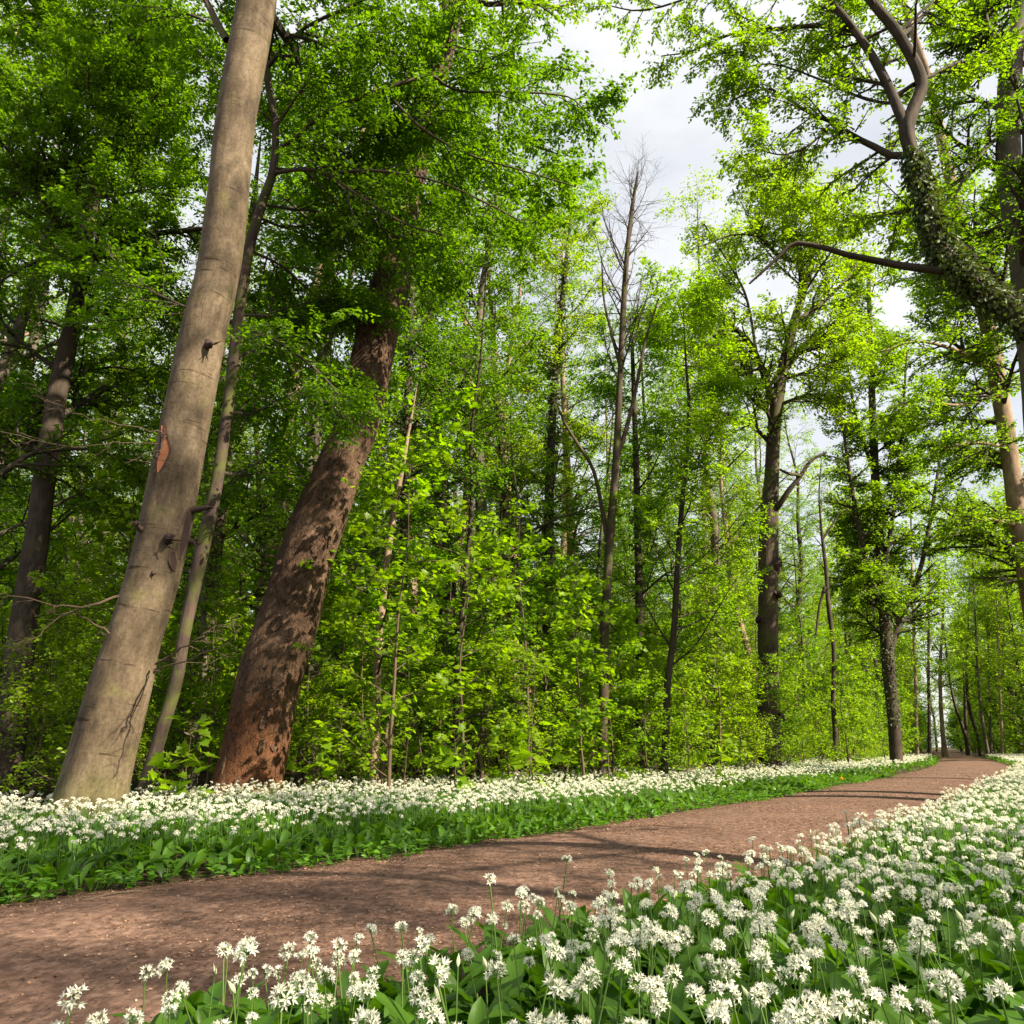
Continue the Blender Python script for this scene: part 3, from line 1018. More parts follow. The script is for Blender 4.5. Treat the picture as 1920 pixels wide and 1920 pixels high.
oak = hero('oak_tree', 'old oak with mossy ridged trunk, burrs and a bright yellow-green crown',
           [(1442, 1400, 44), (1442, 1330, 40), (1440, 1200, 38), (1440, 1080, 37), (1442, 980, 34), (1447, 900, 28), (1450, 830, 25), (1456, 760, 24), (1468, 690, 20), (1490, 600, 16), (1506, 545, 13), (1500, 490, 11), (1470, 420, 9), (1468, 340, 6), (1475, 280, 3)],
           yO, M['moss_bark'], M['spring_leaf'], None,
           limbs=[[(1455, 770, 17, 0), (1437, 715, 15, -.3), (1420, 670, 12, -.5), (1395, 630, 10, -.8), (1350, 600, 7, -1.2), (1300, 590, 4, -1.5)],
                  [(1506, 548, 12, 0), (1522, 500, 10, .3), (1522, 470, 9, .3), (1545, 430, 7, .4), (1565, 380, 5, .5), (1575, 320, 3, .5)],
                  [(1488, 490, 8, 0), (1455, 475, 7, -.4), (1425, 445, 6, -.8), (1375, 440, 4, -1.2), (1320, 460, 3, -1.5)],
                  [(1470, 430, 7, 0), (1480, 370, 6, .3), (1500, 320, 4, .5)], [(1468, 400, 6, 0), (1440, 340, 5, -.3), (1400, 310, 3, -.6)],
                  [(1475, 690, 12, 0), (1500, 655, 10, .4), (1540, 620, 7, .8), (1600, 590, 5, 1.2)],
                  [(1495, 600, 9, 0), (1540, 570, 7, .5), (1590, 520, 5, 1), (1620, 470, 3, 1.3)],
                  [(1452, 840, 9, 0), (1410, 800, 7, -.8), (1350, 790, 5, -1.4), (1290, 790, 3, -2)],
                  [(1458, 760, 8, 0), (1520, 740, 6, -.8), (1580, 745, 4, -1.5)],
                  [(1430, 690, 6, -.4), (1380, 700, 5, -1), (1310, 690, 4, -1.5), (1250, 680, 3, -2)],
                  [(1420, 670, 6, -.5), (1400, 560, 5, -.3), (1370, 500, 4, 0), (1320, 420, 3, .3)],
                  ('bare', (1450, 960, 13, 0), (1462, 945, 12, -.3), (1482, 915, 10, -.5), (1500, 893, 8, -.6), (1478, 888, 6, -.8), (1462, 880, 4, -.9)),
                  ('bare', (1500, 895, 7, -.6), (1520, 865, 6, -.6), (1550, 848, 4, -.6))],
           auto=(14, 10.5, 19.5, 4.6, .9, .05), sides=22, n=80, seed=15, leaf_size=.13, per=12, sub=(14, 2.1, 9, .75), flat=.2, flare=(.6, .15, 1.), wob=.06)
for px_, py_, rd_ in [(1456, 1058, .17), (1427, 1163, .1), (1460, 1115, .12), (1462, 1345, .14)]:
    stub(oak, px_, py_, .16, rd_, spikes=0)
hero('dead_sapling', 'thin dark half-dead stem with a hanging broken branch, right of the old oak',
     [(1563, 1462, 10), (1566, 1390, 9), (1562, 1320, 9), (1563, 1220, 8), (1553, 1130, 8), (1548, 1060, 7), (1541, 1000, 5), (1536, 930, 3), (1540, 860, 1.5)],
     30., M['dark_bark'], None, None, limbs=[('bare', (1547, 1100, 7, 0), (1536, 1140, 5, -.1), (1530, 1190, 4, -.2)), ('bare', (1543, 1010, 5, 0), (1560, 985, 4, 0), (1575, 960, 2, 0))], auto=(14, 6, 11.5, 1.3, .6, .05), sub=(5, .6, 4, .3), sides=9, seed=16, wob=.1)
yQ = 33.
hero('many_stemmed_tree', 'dark many-stemmed tree fanning upwards, beside the bend of the path',
     [(1682, 1450, 24), (1675, 1350, 22), (1665, 1240, 22), (1658, 1120, 20), (1648, 1000, 17), (1640, 880, 15), (1634, 700, 11), (1628, 520, 7)],
     yQ, M['dark_bark'], M['maple_leaf'], 23,
     limbs=[[(1668, 1230, 12, 0), (1692, 1150, 11, .2), (1722, 1080, 9, .4), (1742, 990, 8, .5), (1756, 900, 6, .6), (1772, 800, 4, .8), (1790, 700, 3, 1)],
            [(1660, 1160, 12, 0), (1635, 1090, 11, -.3), (1612, 1000, 9, -.6), (1595, 900, 7, -.8), (1580, 800, 5, -1), (1560, 680, 3, -1)],
            [(1655, 1080, 9, 0), (1675, 960, 8, -.5), (1690, 820, 6, -.8), (1700, 660, 4, -1)],
            [(1642, 900, 7, 0), (1600, 760, 5, -.5), (1580, 600, 4, -.5)]],
     auto=(28, 4.5, 22, 3.5, .9, .05), sides=14, seed=17, leaf_size=.15, ivy=(.1, .45, 1500), per=13, sub=(12, 1.8, 9, .7), flat=.35)

# -- trees at the edge of the flower field on the other side
yR = 12.
ivy_tree = hero('leaning_ivy_tree', 'leaning ivy-clad tree reaching in over the flower field, forking high up',
                [(2190, 1500, 92), (2150, 1200, 86), (2080, 900, 66), (1990, 690, 54), (1920, 605, 46), (1850, 552, 40), (1800, 512, 36), (1765, 470, 33), (1742, 410, 30), (1728, 350, 27), (1712, 295, 25), (1700, 245, 27), (1712, 205, 24), (1727, 150, 22), (1685, 65, 19), (1632, 0, 16), (1580, -80, 12)],
                yR, M['dark_bark'], M['maple_leaf'], None,
                limbs=[[(1698, 240, 20, 0), (1680, 195, 18, .1), (1660, 150, 17, .2), (1632, 100, 15, .3), (1590, 40, 13, .4), (1555, 0, 11, .5), (1500, -60, 8, .6)],
                       [(1705, 290, 14, 0), (1672, 292, 13, .2), (1645, 278, 12, .4), (1600, 255, 10, .6), (1560, 228, 8, .7), (1520, 215, 6, .8), (1440, 165, 4, 1), (1370, 190, 3, 1.1)],
                       ['bare', (1772, 508, 16, 0), (1700, 500, 14, .2), (1650, 490, 13, .4), (1590, 478, 11, .6), (1540, 463, 10, .7), (1492, 456, 9, .8), (1472, 470, 7, .85), (1440, 500, 6, .9), (1405, 532, 4, 1.)],
                       [(1632, 100, 9, .3), (1600, 60, 9, .5), (1540, 48, 9, .8), (1480, 52, 8, 1), (1420, 58, 7, 1.2), (1365, 65, 5, 1.4), (1300, 95, 3, 1.6), (1240, 105, 2, 1.7)],
                       [(1420, 58, 5, 1.2), (1380, 120, 4, 1.3), (1360, 175, 3, 1.3)],
                       [(1555, 0, 8, .5), (1480, -40, 6, .8), (1380, -40, 5, 1.2), (1280, 0, 4, 1.5), (1200, 20, 3, 1.7), (1140, 10, 2, 1.9)],
                       [(1690, 70, 10, 0), (1740, 20, 8, .4), (1800, -40, 6, .8)],
                       [(1715, 160, 7, 0), (1790, 120, 6, .8), (1850, 110, 4, 1.4)],
                       [(1735, 380, 7, 0), (1690, 400, 5, .6), (1640, 400, 4, 1.2), (1590, 420, 3, 1.6)],
                       [(1680, 195, 6, .1), (1620, 185, 5, .6), (1540, 150, 4, 1), (1450, 120, 3, 1.4), (1380, 130, 2, 1.5)],
                       [(1560, 228, 5, .7), (1520, 270, 4, .6), (1470, 290, 3, .6), (1420, 280, 2, .6)]],
                auto=(5, 12.5, 15.5, 3.2, 1., .04), keep=lambda p: (p[:, 1] > 12.1) | (p[:, 0] < 4.6), sides=24, n=110, seed=18, leaf_size=.085, tpl=OVAL, ivy=(.28, .66, 3600), per=14, sub=(15, 1.5, 10, .58), flat=.35, wob=.05, tdroop=-.02)
hero('gnarled_tree', 'stout gnarled tree with a twisted fork near the top corner over the field',
     [(2010, 1480, 76), (1985, 1100, 68), (1950, 750, 58), (1925, 520, 50), (1905, 400, 46), (1893, 300, 42), (1888, 210, 38), (1897, 130, 38), (1905, 80, 30), (1915, 0, 26), (1930, -120, 18)],
     14., M['grey_bark'], M['hornbeam_leaf'], None,
     limbs=[[(1893, 120, 22, 0), (1872, 85, 20, -.2), (1850, 50, 19, -.3), (1832, 20, 18, -.4), (1818, -20, 15, -.5), (1790, -90, 9, -.6)],
            [(1885, 95, 12, -.3), (1862, 75, 11, -.5), (1850, 45, 10, -.6), (1843, 0, 8, -.7)],
            [(1885, 250, 9, 0), (1850, 275, 8, -.4), (1815, 320, 7, -.8), (1790, 370, 4, -1.2)],
            [(1890, 220, 8, 0), (1840, 190, 6, .6), (1780, 200, 5, 1.2), (1720, 220, 3, 1.8)],
            [(1900, 420, 8, 0), (1860, 430, 6, .5), (1820, 460, 4, 1)]],
     auto=(14, 7.5, 17, 3.2, 1.05, .03), sides=20, n=80, seed=19, leaf_size=.085, per=13, sub=(12, 1.3, 8, .5), flat=.4, wob=.07)
hero('straight_tree', 'tall straight grey trunk behind the leaning ivy-clad tree, tilting inwards',
     [(1968, 1440, 40), (1942, 1180, 37), (1912, 980, 34), (1892, 850, 31), (1868, 700, 29), (1850, 600, 27), (1822, 500, 25), (1796, 400, 22), (1762, 245, 18), (1741, 150, 15), (1702, 30, 11), (1680, -60, 8)],
     21., M['pale_bark'], M['maple_leaf'], 26,
     limbs=[[(1905, 985, 11, 0), (1880, 978, 10, -.4), (1850, 975, 8, -.7), (1820, 985, 5, -1)],
            [(1868, 700, 10, 0), (1800, 660, 8, -1), (1720, 640, 5, -2), (1650, 660, 3, -2.6)],
            [(1875, 740, 8, 0), (1800, 760, 6, -1.4), (1720, 750, 4, -2.4), (1660, 770, 3, -3)],
            [(1890, 840, 8, 0), (1830, 830, 6, -1), (1770, 840, 4, -1.6)]],
     auto=(24, 4, 17, 4.0, 1.1, .03), sides=16, n=70, seed=20, leaf_size=.11, per=13, sub=(15, 1.7, 10, .65), flat=.6)

# -- trunks where the path vanishes
far_specs = [
    ('pair_tree', 'bright red-brown trunk with a ragged foot at the far end of the path', [(1772, 1414, 12), (1768, 1380, 8), (1764, 1320, 7), (1763, 1250, 6), (1768, 1150, 4)], 70., 'pale_bark'),
    ('path_tree', 'dark slim trunk just beside the bright red-brown one at the path end', [(1743, 1412, 7), (1742, 1340, 6), (1741, 1250, 5), (1742, 1100, 4)], 62., 'dark_bark'),
    ('split_tree', 'black trunk splitting low into two, closing the view down the path', [(1816, 1412, 10), (1812, 1385, 8), (1802, 1355, 6), (1790, 1320, 5), (1780, 1270, 4), (1770, 1180, 3)], 82., 'dark_bark'),
    ('path_tree', 'black trunk tilted to the left, beyond the flowers right of the path end', [(1838, 1410, 8), (1830, 1370, 7), (1818, 1330, 6), (1812, 1270, 5), (1815, 1180, 3)], 76., 'dark_bark'),
    ('path_tree', 'brown leaning trunk, second one right of the path end', [(1853, 1416, 7), (1845, 1370, 6), (1838, 1320, 5), (1832, 1240, 4), (1828, 1150, 3)], 66., 'grey_bark'),
    ('path_tree', 'upright brown trunk, third one right of the path end', [(1858, 1412, 6), (1857, 1360, 6), (1855, 1300, 5), (1852, 1150, 4)], 68., 'grey_bark'),
    ('path_tree', 'thin sunlit trunk among leaves, fourth one right of the path end', [(1879, 1412, 6), (1877, 1340, 5), (1874, 1280, 5), (1870, 1150, 3)], 64., 'pale_bark'),
    ('path_tree', 'sunlit brown trunk left of the path end, behind the flower bank', [(1720, 1420, 7), (1718, 1350, 6), (1716, 1260, 6), (1712, 1150, 5), (1708, 980, 3)], 55., 'pale_bark'),
]
for k, (nm, lb, px_, yy, brk) in enumerate(far_specs):
    lm = []
    if nm == 'split_tree':
        lm = [('bare', (1813, 1388, 7, 0), (1810, 1340, 6, 0), (1809, 1300, 5, 0), (1806, 1240, 3, 0))]
    hero(nm, lb, px_, yy, M[brk], M['spring_leaf'], 22, limbs=lm, auto=(18, 5, 21, 3.6, 1., .04), sides=9, n=30, seed=30 + k, leaf_size=.24, per=6, sub=(6, 1.6, 5, .8), flat=.4)

# ------------------------------------------------------------------ background trees: templates, then copies
TPL = {}


def template(key, name, h, r0, zc, k1, l1, ang, sub, lsize, tpl, per, bark, leaf, seed, flat=.5, up=.04, droop=-.02, bend=.55, label='', cat='tree', group='', ivy=0):
    q = np.random.default_rng(500 + seed)
    zs = np.linspace(-.1, h, 9)
    off = np.cumsum(q.normal(size=(9, 2)) * bend * h / 60, 0)
    off -= off[0]
    P = spline(np.column_stack([off, zs]), 26)
    r = r0 * (1 - .93 * np.linspace(0, 1, 26) ** 1.15)
    root = empty(name, (0, 0, 0), label, cat, group)
    g = Geo()
    tube(g, P, r, 10, wob=.05, flare=(.4, .2, seed), seed=seed)
    s0 = int(zc / h * 25)
    A, ar = sprout(P[None, s0:], r[None, s0:] * .6, k1, .0, 1., ang, l1, 7, .1, up, .15, .25, .006, q)
    tubes(g, A, ar, 5)
    g.obj('trunk', [bark], root, True)
    B, br = sprout(A, ar, sub[0], .15, 1., .85, sub[1], 4, .15, droop, flat, .4, .004, q)
    C, cr = sprout(B, br, sub[2], .1, 1., .8, sub[3], 3, .12, droop, flat, .4, .0025, q)
    gc = Geo()
    tubes(gc, B, br, 3, 1)
    tubes(gc, C[::2], cr[::2], 3, 1)
    leaf_twigs(gc, C, per, lsize, tpl, 0, q=q)
    gc.obj('crown', [leaf, M['twig']], root)
    if ivy:
        gi = Geo()
        add_ivy(gi, P, r, .02, .55, ivy, q)
        gi.obj('ivy', [M['ivy_leaf']], root)
    TPL[key] = dict(root=root, used=False, h=h, label=label, group=group)


GT = 'tall forest trees deep in the wood'
GS = 'slender young trees in the wood'
GF = 'distant trees at the back of the wood'
GM = 'leafy maple saplings along the back of the flower bank'
GB = 'low leafy bushes under the trees'
template('tall1', 'forest_tree', 23, .24, 8, 30, 4.4, .95, (8, 1.5, 6, .65), .115, DIAMOND, 6, M['grey_bark'], M['spring_leaf'], 1, label='tall forest tree with a high yellow-green crown, deep in the wood', group=GT)
template('tall2', 'forest_tree', 22, .2, 7, 32, 4.0, .9, (8, 1.4, 6, .6), .11, DIAMOND, 6, M['pale_bark'], M['hornbeam_leaf'], 2, label='tall forest tree with a pale trunk and deep green crown, deep in the wood', group=GT + ' with pale trunks')
template('tall3', 'forest_tree', 21, .22, 5, 34, 3.8, 1., (8, 1.4, 6, .6), .115, DIAMOND, 6, M['dark_bark'], M['maple_leaf'], 3, label='tall forest tree with an ivy-wrapped dark trunk, deep in the wood', group=GT + ' wrapped in ivy', ivy=1400)
template('tall4', 'forest_tree', 21, .2, 3.5, 36, 4.2, 1.05, (9, 1.5, 7, .62), .12, DIAMOND, 10, M['grey_bark'], M['hornbeam_leaf'], 16, flat=.6, label='', group='dense green beeches behind the two leaning trunks')
template('slim1', 'slender_tree', 13, .09, 1.5, 38, 2.5, 1.1, (7, 1.0, 5, .5), .09, DIAMOND, 7, M['grey_bark'], M['spring_leaf'], 4, flat=.75, label='slender young tree with yellow-green layered leaves in the wood', group=GS)
template('slim2', 'slender_tree', 11, .07, 1.2, 36, 2.3, 1.15, (7, .95, 5, .45), .085, DIAMOND, 7, M['dark_bark'], M['hornbeam_leaf'], 5, flat=.75, label='slender young tree with mid green layered leaves in the wood', group=GS + ', mid green')
template('far1', 'distant_tree', 22, .22, 2, 32, 4.4, 1., (7, 2., 5, .9), .25, DIAMOND, 6, M['grey_bark'], M['spring_leaf'], 6, label='far yellow-green tree at the back of the wood', group=GF)
template('far2', 'distant_tree', 20, .2, 1.5, 32, 4.2, 1., (7, 2., 5, .9), .24, DIAMOND, 6, M['dark_bark'], M['maple_leaf'], 7, label='far mid green tree at the back of the wood', group=GF + ', mid green')
template('sap1', 'maple_sapling', 4.2, .028, .3, 20, 1.3, 1.1, (5, .55, 3, .28), .105, MAPLE, 4, M['pale_twig'], M['maple_leaf'], 8, flat=.7, label='fresh green maple sapling rising behind the white flowers', cat='sapling', group=GM)
template('sap2', 'sapling', 3.2, .022, .25, 18, 1.2, 1.1, (5, .5, 3, .26), .095, OVAL, 5, M['pale_twig'], M['spring_leaf'], 9, flat=.7, label='yellow-green oval-leaved sapling rising behind the white flowers', cat='sapling', group=GM + ', yellow-green')
template('sap3', 'maple_sapling', 6., .035, .6, 24, 1.7, 1.1, (5, .7, 3, .32), .12, MAPLE, 4, M['pale_twig'], M['maple_leaf'], 10, flat=.7, label='tall maple sapling with big lobed leaves behind the white flowers', cat='sapling', group=GM + ', tall ones')
template('bush1', 'leafy_bush', 2.2, .02, .1, 24, 1.1, .9, (5, .5, 3, .25), .075, DIAMOND, 7, M['pale_twig'], M['maple_leaf'], 11, flat=.4, label='low mid green bush filling the gaps under the trees', cat='bush', group=GB)
template('bush2', 'leafy_bush', 2.8, .02, .1, 26, 1.2, .9, (5, .55, 3, .28), .08, DIAMOND, 7, M['pale_twig'], M['spring_leaf'], 12, flat=.5, label='low yellow-green bush filling the gaps under the trees', cat='bush', group=GB + ', yellow-green')

template('thicket1', 'thicket_bush', 5, .05, .1, 30, 2.2, .9, (5, 1.1, 3, .6), .26, DIAMOND, 7, M['grey_bark'], M['hornbeam_leaf'], 13, flat=.4, label='deep green thicket closing the view at the far end of the wood', cat='bush', group='thickets at the far end of the wood')
template('thicket2', 'thicket_bush', 6, .05, .1, 30, 2.4, .9, (5, 1.1, 3, .6), .26, DIAMOND, 7, M['grey_bark'], M['maple_leaf'], 14, flat=.4, label='bright green thicket closing the view at the far end of the wood', cat='bush', group='thickets at the far end of the wood, bright green')

template('seedling', 'maple_seedling', 1.25, .011, .35, 7, .34, 1., (2, .18, 1, .1), .21, MAPLE, 2, M['pale_twig'], M['maple_leaf'], 15, flat=.6, up=.06, label='', cat='seedling', group='young maples at the back edge of the flower bank')


def use(key, x, y, rz=None, sc=1., label=None, group=None, tilt=(0, 0)):
    t = TPL[key]
    rz = R.uniform(0, 6.28) if rz is None else rz
    if not t['used']:
        t['used'] = True
        o = t['root']
        o.location = (x, y, 0)
        o.rotation_euler = (tilt[0], tilt[1], rz)
        o.scale = (sc, sc, sc)
        if label:
            o['label'] = label
        if group:
            o['group'] = group
        return o
    return copy_thing(t['root'], (x, y, 0), rz, sc, label or t['label'], group or t['group'], tilt)


def cap_height(x, y, spread=2.2):
    """tallest tree that leaves the open sky above the path free"""
    best = 99.
    for dx in (-spread, 0, spread):
        px, _, _ = project(np.array([x + dx, y, 8.]))
        ln = np.interp(px, [1000, 1060, 1100, 1140, 1170, 1230, 1290, 1340, 1400, 1440], [-400, 120, 240, 330, 410, 410, 340, 270, 220, -400])
        d = ray(px, ln)
        best = min(best, CAM_H + d[2] / d[1] * y) if ln > -380 else best
    return best


taken = [(-4.7, 9), (-4.5, 12.9), (-4.5, 11), (-8.6, 14), (-5.8, 19), (3.2, 17), (8.4, 25), (12.5, 30), (16.5, 33)]


def scatter(n_try, y0, y1, smin, smax, gap, right=False, margin=4.):
    out = []
    for _ in range(n_try):
        y = R.uniform(y0, y1)
        hw = y * .66 + margin
        x = R.uniform(-hw, hw)
        s = lateral([[x, y]])[0]
        if right:
            ok = PATH_W + smin < s < PATH_W + smax
        else:
            ok = smin < -s < smax
        if ok and all((x - a) ** 2 + (y - b) ** 2 > gap * gap for a, b in taken):
            taken.append((x, y))
            out.append((x, y))
    return out


# tall trees, then slender ones, then far ones
for k, (x, y) in enumerate(scatter(1000, 13.5, 62, 6.2, 80, 5.0)):
    key = ['tall1', 'tall2', 'tall3'][k % 3]
    hc = cap_height(x, y)
    sc = min(R.uniform(.95, 1.35), hc / TPL[key]['h'])
    if sc > .35:
        use(key, x, y, sc=sc, tilt=(R.normal() * .03, R.normal() * .03))
for k, (x, y) in enumerate(scatter(700, 13, 50, 5.0, 60, 2.3)):
    key = ['slim1', 'slim2'][k % 2]
    sc = min(R.uniform(.7, 1.2), cap_height(x, y, 1.2) / TPL[key]['h'])
    if sc > .35:
        use(key, x, y, sc=sc, tilt=(R.normal() * .04, R.normal() * .04))
for k, (x, y) in enumerate(scatter(520, 62, 120, 4., 160, 5.)):
    use(['far1', 'far2'][k % 2], x, y, sc=min(R.uniform(.8, 1.2), cap_height(x, y, 4) / 22))
for k, (x, y) in enumerate(scatter(900, 44, 150, 3.2, 70, 3.6, right=True, margin=12)):
    use(['far1', 'slim1', 'far2', 'tall1'][k % 4], x, y, sc=R.uniform(.75, 1.15))
for k, (x, y) in enumerate(scatter(500, 115, 190, 3, 200, 5.5)):
    use(['far1', 'far2'][k % 2], x, y, sc=min(R.uniform(.8, 1.2), cap_height(x, y, 4) / 22))
for k, (x, y) in enumerate(scatter(160, 26, 45, 9, 40, 4.2, right=True, margin=8)):
    use(['slim1', 'tall3', 'slim2', 'tall1'][k % 4], x, y, sc=R.uniform(.7, 1.1))
# unseen trees added beside and behind the viewer to cast shade on the path
for k, (x, y, key, sc) in enumerate([(11, -1.5, 'tall2', .9), (8.8, 2.4, 'tall1', .95), (9, -8, 'tall3', .95), (16, -7, 'tall2', 1.)]):
    use(key, x, y, sc=sc, label='unseen tall tree added out of frame so that its crown shades the path', group='unseen trees added out of frame for their shade')
for lb, px, Y, sc in [('bright maple seedling with big lobed leaves between the two leaning trunks', 345, 10.4, .95),
                      ('small maple seedling at the foot of the thin crooked stem', 318, 9.9, .6),
                      ('young maple with pale drooping leaves beside the orange-brown leaning stick', 850, 12.4, .9),
                      ('young pale-leaved maple standing just left of the bare-topped grey tree', 1000, 12.8, .95),
                      ('young maple with large leaves right of the flaking trunk', 590, 12.2, .8),
                      ('young maple at the bank edge between the slim curved stem and the old oak', 1345, 16.5, .9)]:
    p_ = at(px, 1400, Y)
    use('seedling', p_[0], Y, sc=sc, label=lb)
for k, (x, y) in enumerate([(-11.5, 15.5), (-13.5, 20.5), (-4.2, 17.5), (-1.2, 20.5), (-5.5, 25)]):
    use('tall4', x, y, sc=R.uniform(.95, 1.2), label='dense green beech standing in the wood behind the two leaning trunks', tilt=(R.normal() * .03, R.normal() * .03))
# saplings and bushes along the back of the bank
taken2 = taken
taken = []
def bank_width(x, y):
    i = ((LEFT_EDGE - [x, y]) ** 2).sum(1).argmin()
    return np.interp(LEFT_EDGE[i, 1], [6, 9, 11.5, 17, 25, 60], [4.7, 4.0, 2.7, 2.0, 1.7, 1.7])


for k, (x, y) in enumerate(scatter(3800, 10.5, 60, 1.6, 9.5, .86)):
    if -lateral([[x, y]])[0] < bank_width(x, y) + abs(R.normal()) * .25:
        continue
    if y < 13.6 and x < -2.0 and (x > -6.2 or y < 11.5):
        continue
    key = ['sap1', 'sap2', 'sap3', 'sap1', 'bush2'][k % 5]
    if y < 14 and x < -3:
        key = 'bush1'
    use(key, x, y, sc=R.uniform(.6, 1.15))
for k, (x, y) in enumerate(scatter(1500, 14, 75, 7, 40, 1.7)):
    use(['bush1', 'bush2', 'sap3'][k % 3], x, y, sc=R.uniform(.8, 1.5))
for k, (x, y) in enumerate(scatter(420, 40, 110, 4, 45, 2.2, right=True)):
    use(['bush2', 'bush1'][k % 2], x, y, sc=R.uniform(.9, 1.7))
for rt_ in (True, False):
    for k, (x, y) in enumerate(scatter(420, 75, 200, 2., 160, 4.5, right=rt_)):
        use(['thicket1', 'thicket2'][k % 2], x, y, sc=R.uniform(.8, 1.5))
for k, x in enumerate(np.linspace(60, 150, 26)):
    use(['thicket1', 'thicket2', 'far1'][k % 3], x + R.normal(), 205 + R.normal() * 8, sc=R.uniform(1, 1.5))

# trees and thickets hugging the far stretch of the path
for k, yy in enumerate(np.arange(50, 138, 4.6)):
    i = np.abs(LEFT_EDGE[:, 1] - yy).argmin()
    for sd_, off in ((-1, 2.6), (1, PATH_W + 2.6)):
        c = LEFT_EDGE[i] + _nr[i] * (off + R.uniform(-.4, 1.2)) * sd_
        use(['far1', 'thicket1', 'far2', 'thicket2'][k % 4], c[0], c[1], sc=R.uniform(.7, 1.))
for k in range(14):
    use(['thicket1', 'thicket2', 'far1', 'far2'][k % 4], 70 + R.uniform(-9, 9), 147 + R.uniform(-3, 16), sc=R.uniform(.9, 1.3))

# ------------------------------------------------------------------ ramsons (wild garlic)
def star_head(q, nfl, R0, plen, pw, tris2=True, sphere=-.12):
    """umbel: nfl star flowers on a dome, six pointed petals each"""
    g = Geo()
    k = np.arange(nfl) + .5
    z = 1 - k / nfl * (1 + sphere)
    th = k * 2.39996 + q.uniform(0, 6.28)
    rr = np.sqrt(np.maximum(0, 1 - z * z))
    D = nrm(np.stack([rr * np.cos(th), rr * np.sin(th), z], -1) + q.normal(size=(nfl, 3)) * .09)
    c = D * R0 * q.uniform(.72, 1.1, (nfl, 1))
    ref = np.where(np.abs(D[:, 2:]) > .9, np.array([1., 0, 0]), np.array([0, 0, 1.]))
    a = nrm(np.cross(D, ref))
    b = np.cross(D, a)
    ph = q.uniform(0, 6.28, nfl)
    open_ = q.uniform(.35, .95, nfl)
    for j in range(6):
        t = ph + j * math.pi / 3
        rad = a * np.cos(t)[:, None] + b * np.sin(t)[:, None]
        tanv = -a * np.sin(t)[:, None] + b * np.cos(t)[:, None]
        ax = nrm(rad * open_[:, None] + D * (1.05 - open_)[:, None] * 1.1)
        L_ = plen * q.uniform(.8, 1.15, (nfl, 1))
        n_ = np.cross(ax, tanv)
        base = c
        mid = c + ax * L_ * .5 + n_ * L_ * .05
        tip = c + ax * L_
        V = np.stack([base, mid + tanv * pw, tip, mid - tanv * pw], 1)
        if tris2:
            Fq = (np.arange(nfl)[:, None, None] * 4 + np.array([[0, 1, 2], [0, 2, 3]])[None]).reshape(-1, 3)
        else:
            V = np.stack([base + tanv * pw * .8, tip, base - tanv * pw * .8], 1)
            Fq = (np.arange(nfl)[:, None, None] * 3 + np.array([[0, 1, 2]])[None]).reshape(-1, 3)
        m = V.shape[1]
        vv = np.tile(np.array([.25, .75, 1., .75])[:m] if tris2 else np.array([.5, 1., .5]), nfl)
        g.add(V.reshape(-1, 3), Fq, 0, vv)
    return g, c


def full_head(q, nfl=20, R0=.021, plen=.0135):
    g, c = star_head(q, nfl, R0, plen, .0021)
    P = np.stack([np.zeros_like(c) + np.array([0, 0, -.004]), c * .55, c], 1)
    tubes(g, P, np.full((len(c), 3), .0006), 3, 1)
    # small green ovary in each star
    for p in c:
        s = .0022
        V = p + np.array([[s, 0, 0], [0, s, 0], [-s, 0, 0], [0, -s, 0], [0, 0, s * 1.3]])
        g.add(V, [[0, 1, 4], [1, 2, 4], [2, 3, 4], [3, 0, 4]], 1, .9)
    return g


def garlic_leaf_tpl(nseg=7, bend=1.1, width=.17, fold=.25):
    """arching lanceolate blade, length 1, starts upward then arches over; x forward, z up"""
    t = np.linspace(0, 1, nseg + 1)
    ang = math.pi / 2 * .93 - bend * (t ** 1.2) * 1.25
    dx, dz = np.cos(ang), np.sin(ang)
    x = np.concatenate([[0], np.cumsum((dx[1:] + dx[:-1]) / 2)]) / nseg
    z = np.concatenate([[0], np.cumsum((dz[1:] + dz[:-1]) / 2)]) / nseg
    w = width * np.clip(np.sin(np.pi * np.clip((t - .18) / .86, 0, 1)) ** .75, .05, 1) * (1 - .25 * t)
    w[0] = w[1] = .012
    w[-1] = .002
    nx, nz = -dz, dx
    V = []
    for i in range(nseg + 1):
        for s in (-1, -.5, 0, .5, 1):
            f = fold * w[i] * abs(s)
            V.append([x[i] + nx[i] * f, s * w[i], z[i] + nz[i] * f])
    i = (np.arange(nseg)[:, None] * 5 + np.arange(4)[None]).reshape(-1)
    Q = np.stack([i, i + 1, i + 6, i + 5], -1)
    return np.array(V), Q


LEAFT = [garlic_leaf_tpl(7, b, w, f) for b, w, f in [(1.0, .15, .3), (1.35, .17, .2), (1.6, .16, .35), (.75, .14, .3)]]
LEAFM = [(lambda V, Q: (V, Q))(*garlic_leaf_tpl(4, b, .17, .3)) for b in (1.05, 1.5)]


def yaw_place(g, tpl, pos, yaw, size, mat, var, tilt=None):
    T, Fc = tpl
    c, s = np.cos(yaw)[:, None], np.sin(yaw)[:, None]
    x, y, z = T[:, 0][None], T[:, 1][None], T[:, 2][None]
    V = np.stack([c * x - s * y, s * x + c * y, z + 0 * c], -1) * size[:, None, None]
    if tilt is not None:
        V[..., :2] += V[..., 2:] * tilt[:, None, :]
    V = V + pos[:, None]
    m = len(T)
    FF = (np.arange(len(pos))[:, None, None] * m + Fc[None]).reshape(-1, Fc.shape[1])
    g.add(V.reshape(-1, 3), FF, mat, np.repeat(var, m) if np.ndim(var) == 1 and len(var) == len(pos) else np.tile(var, len(pos)))


def head_tpl(g):
    return np.concatenate(g.v), g


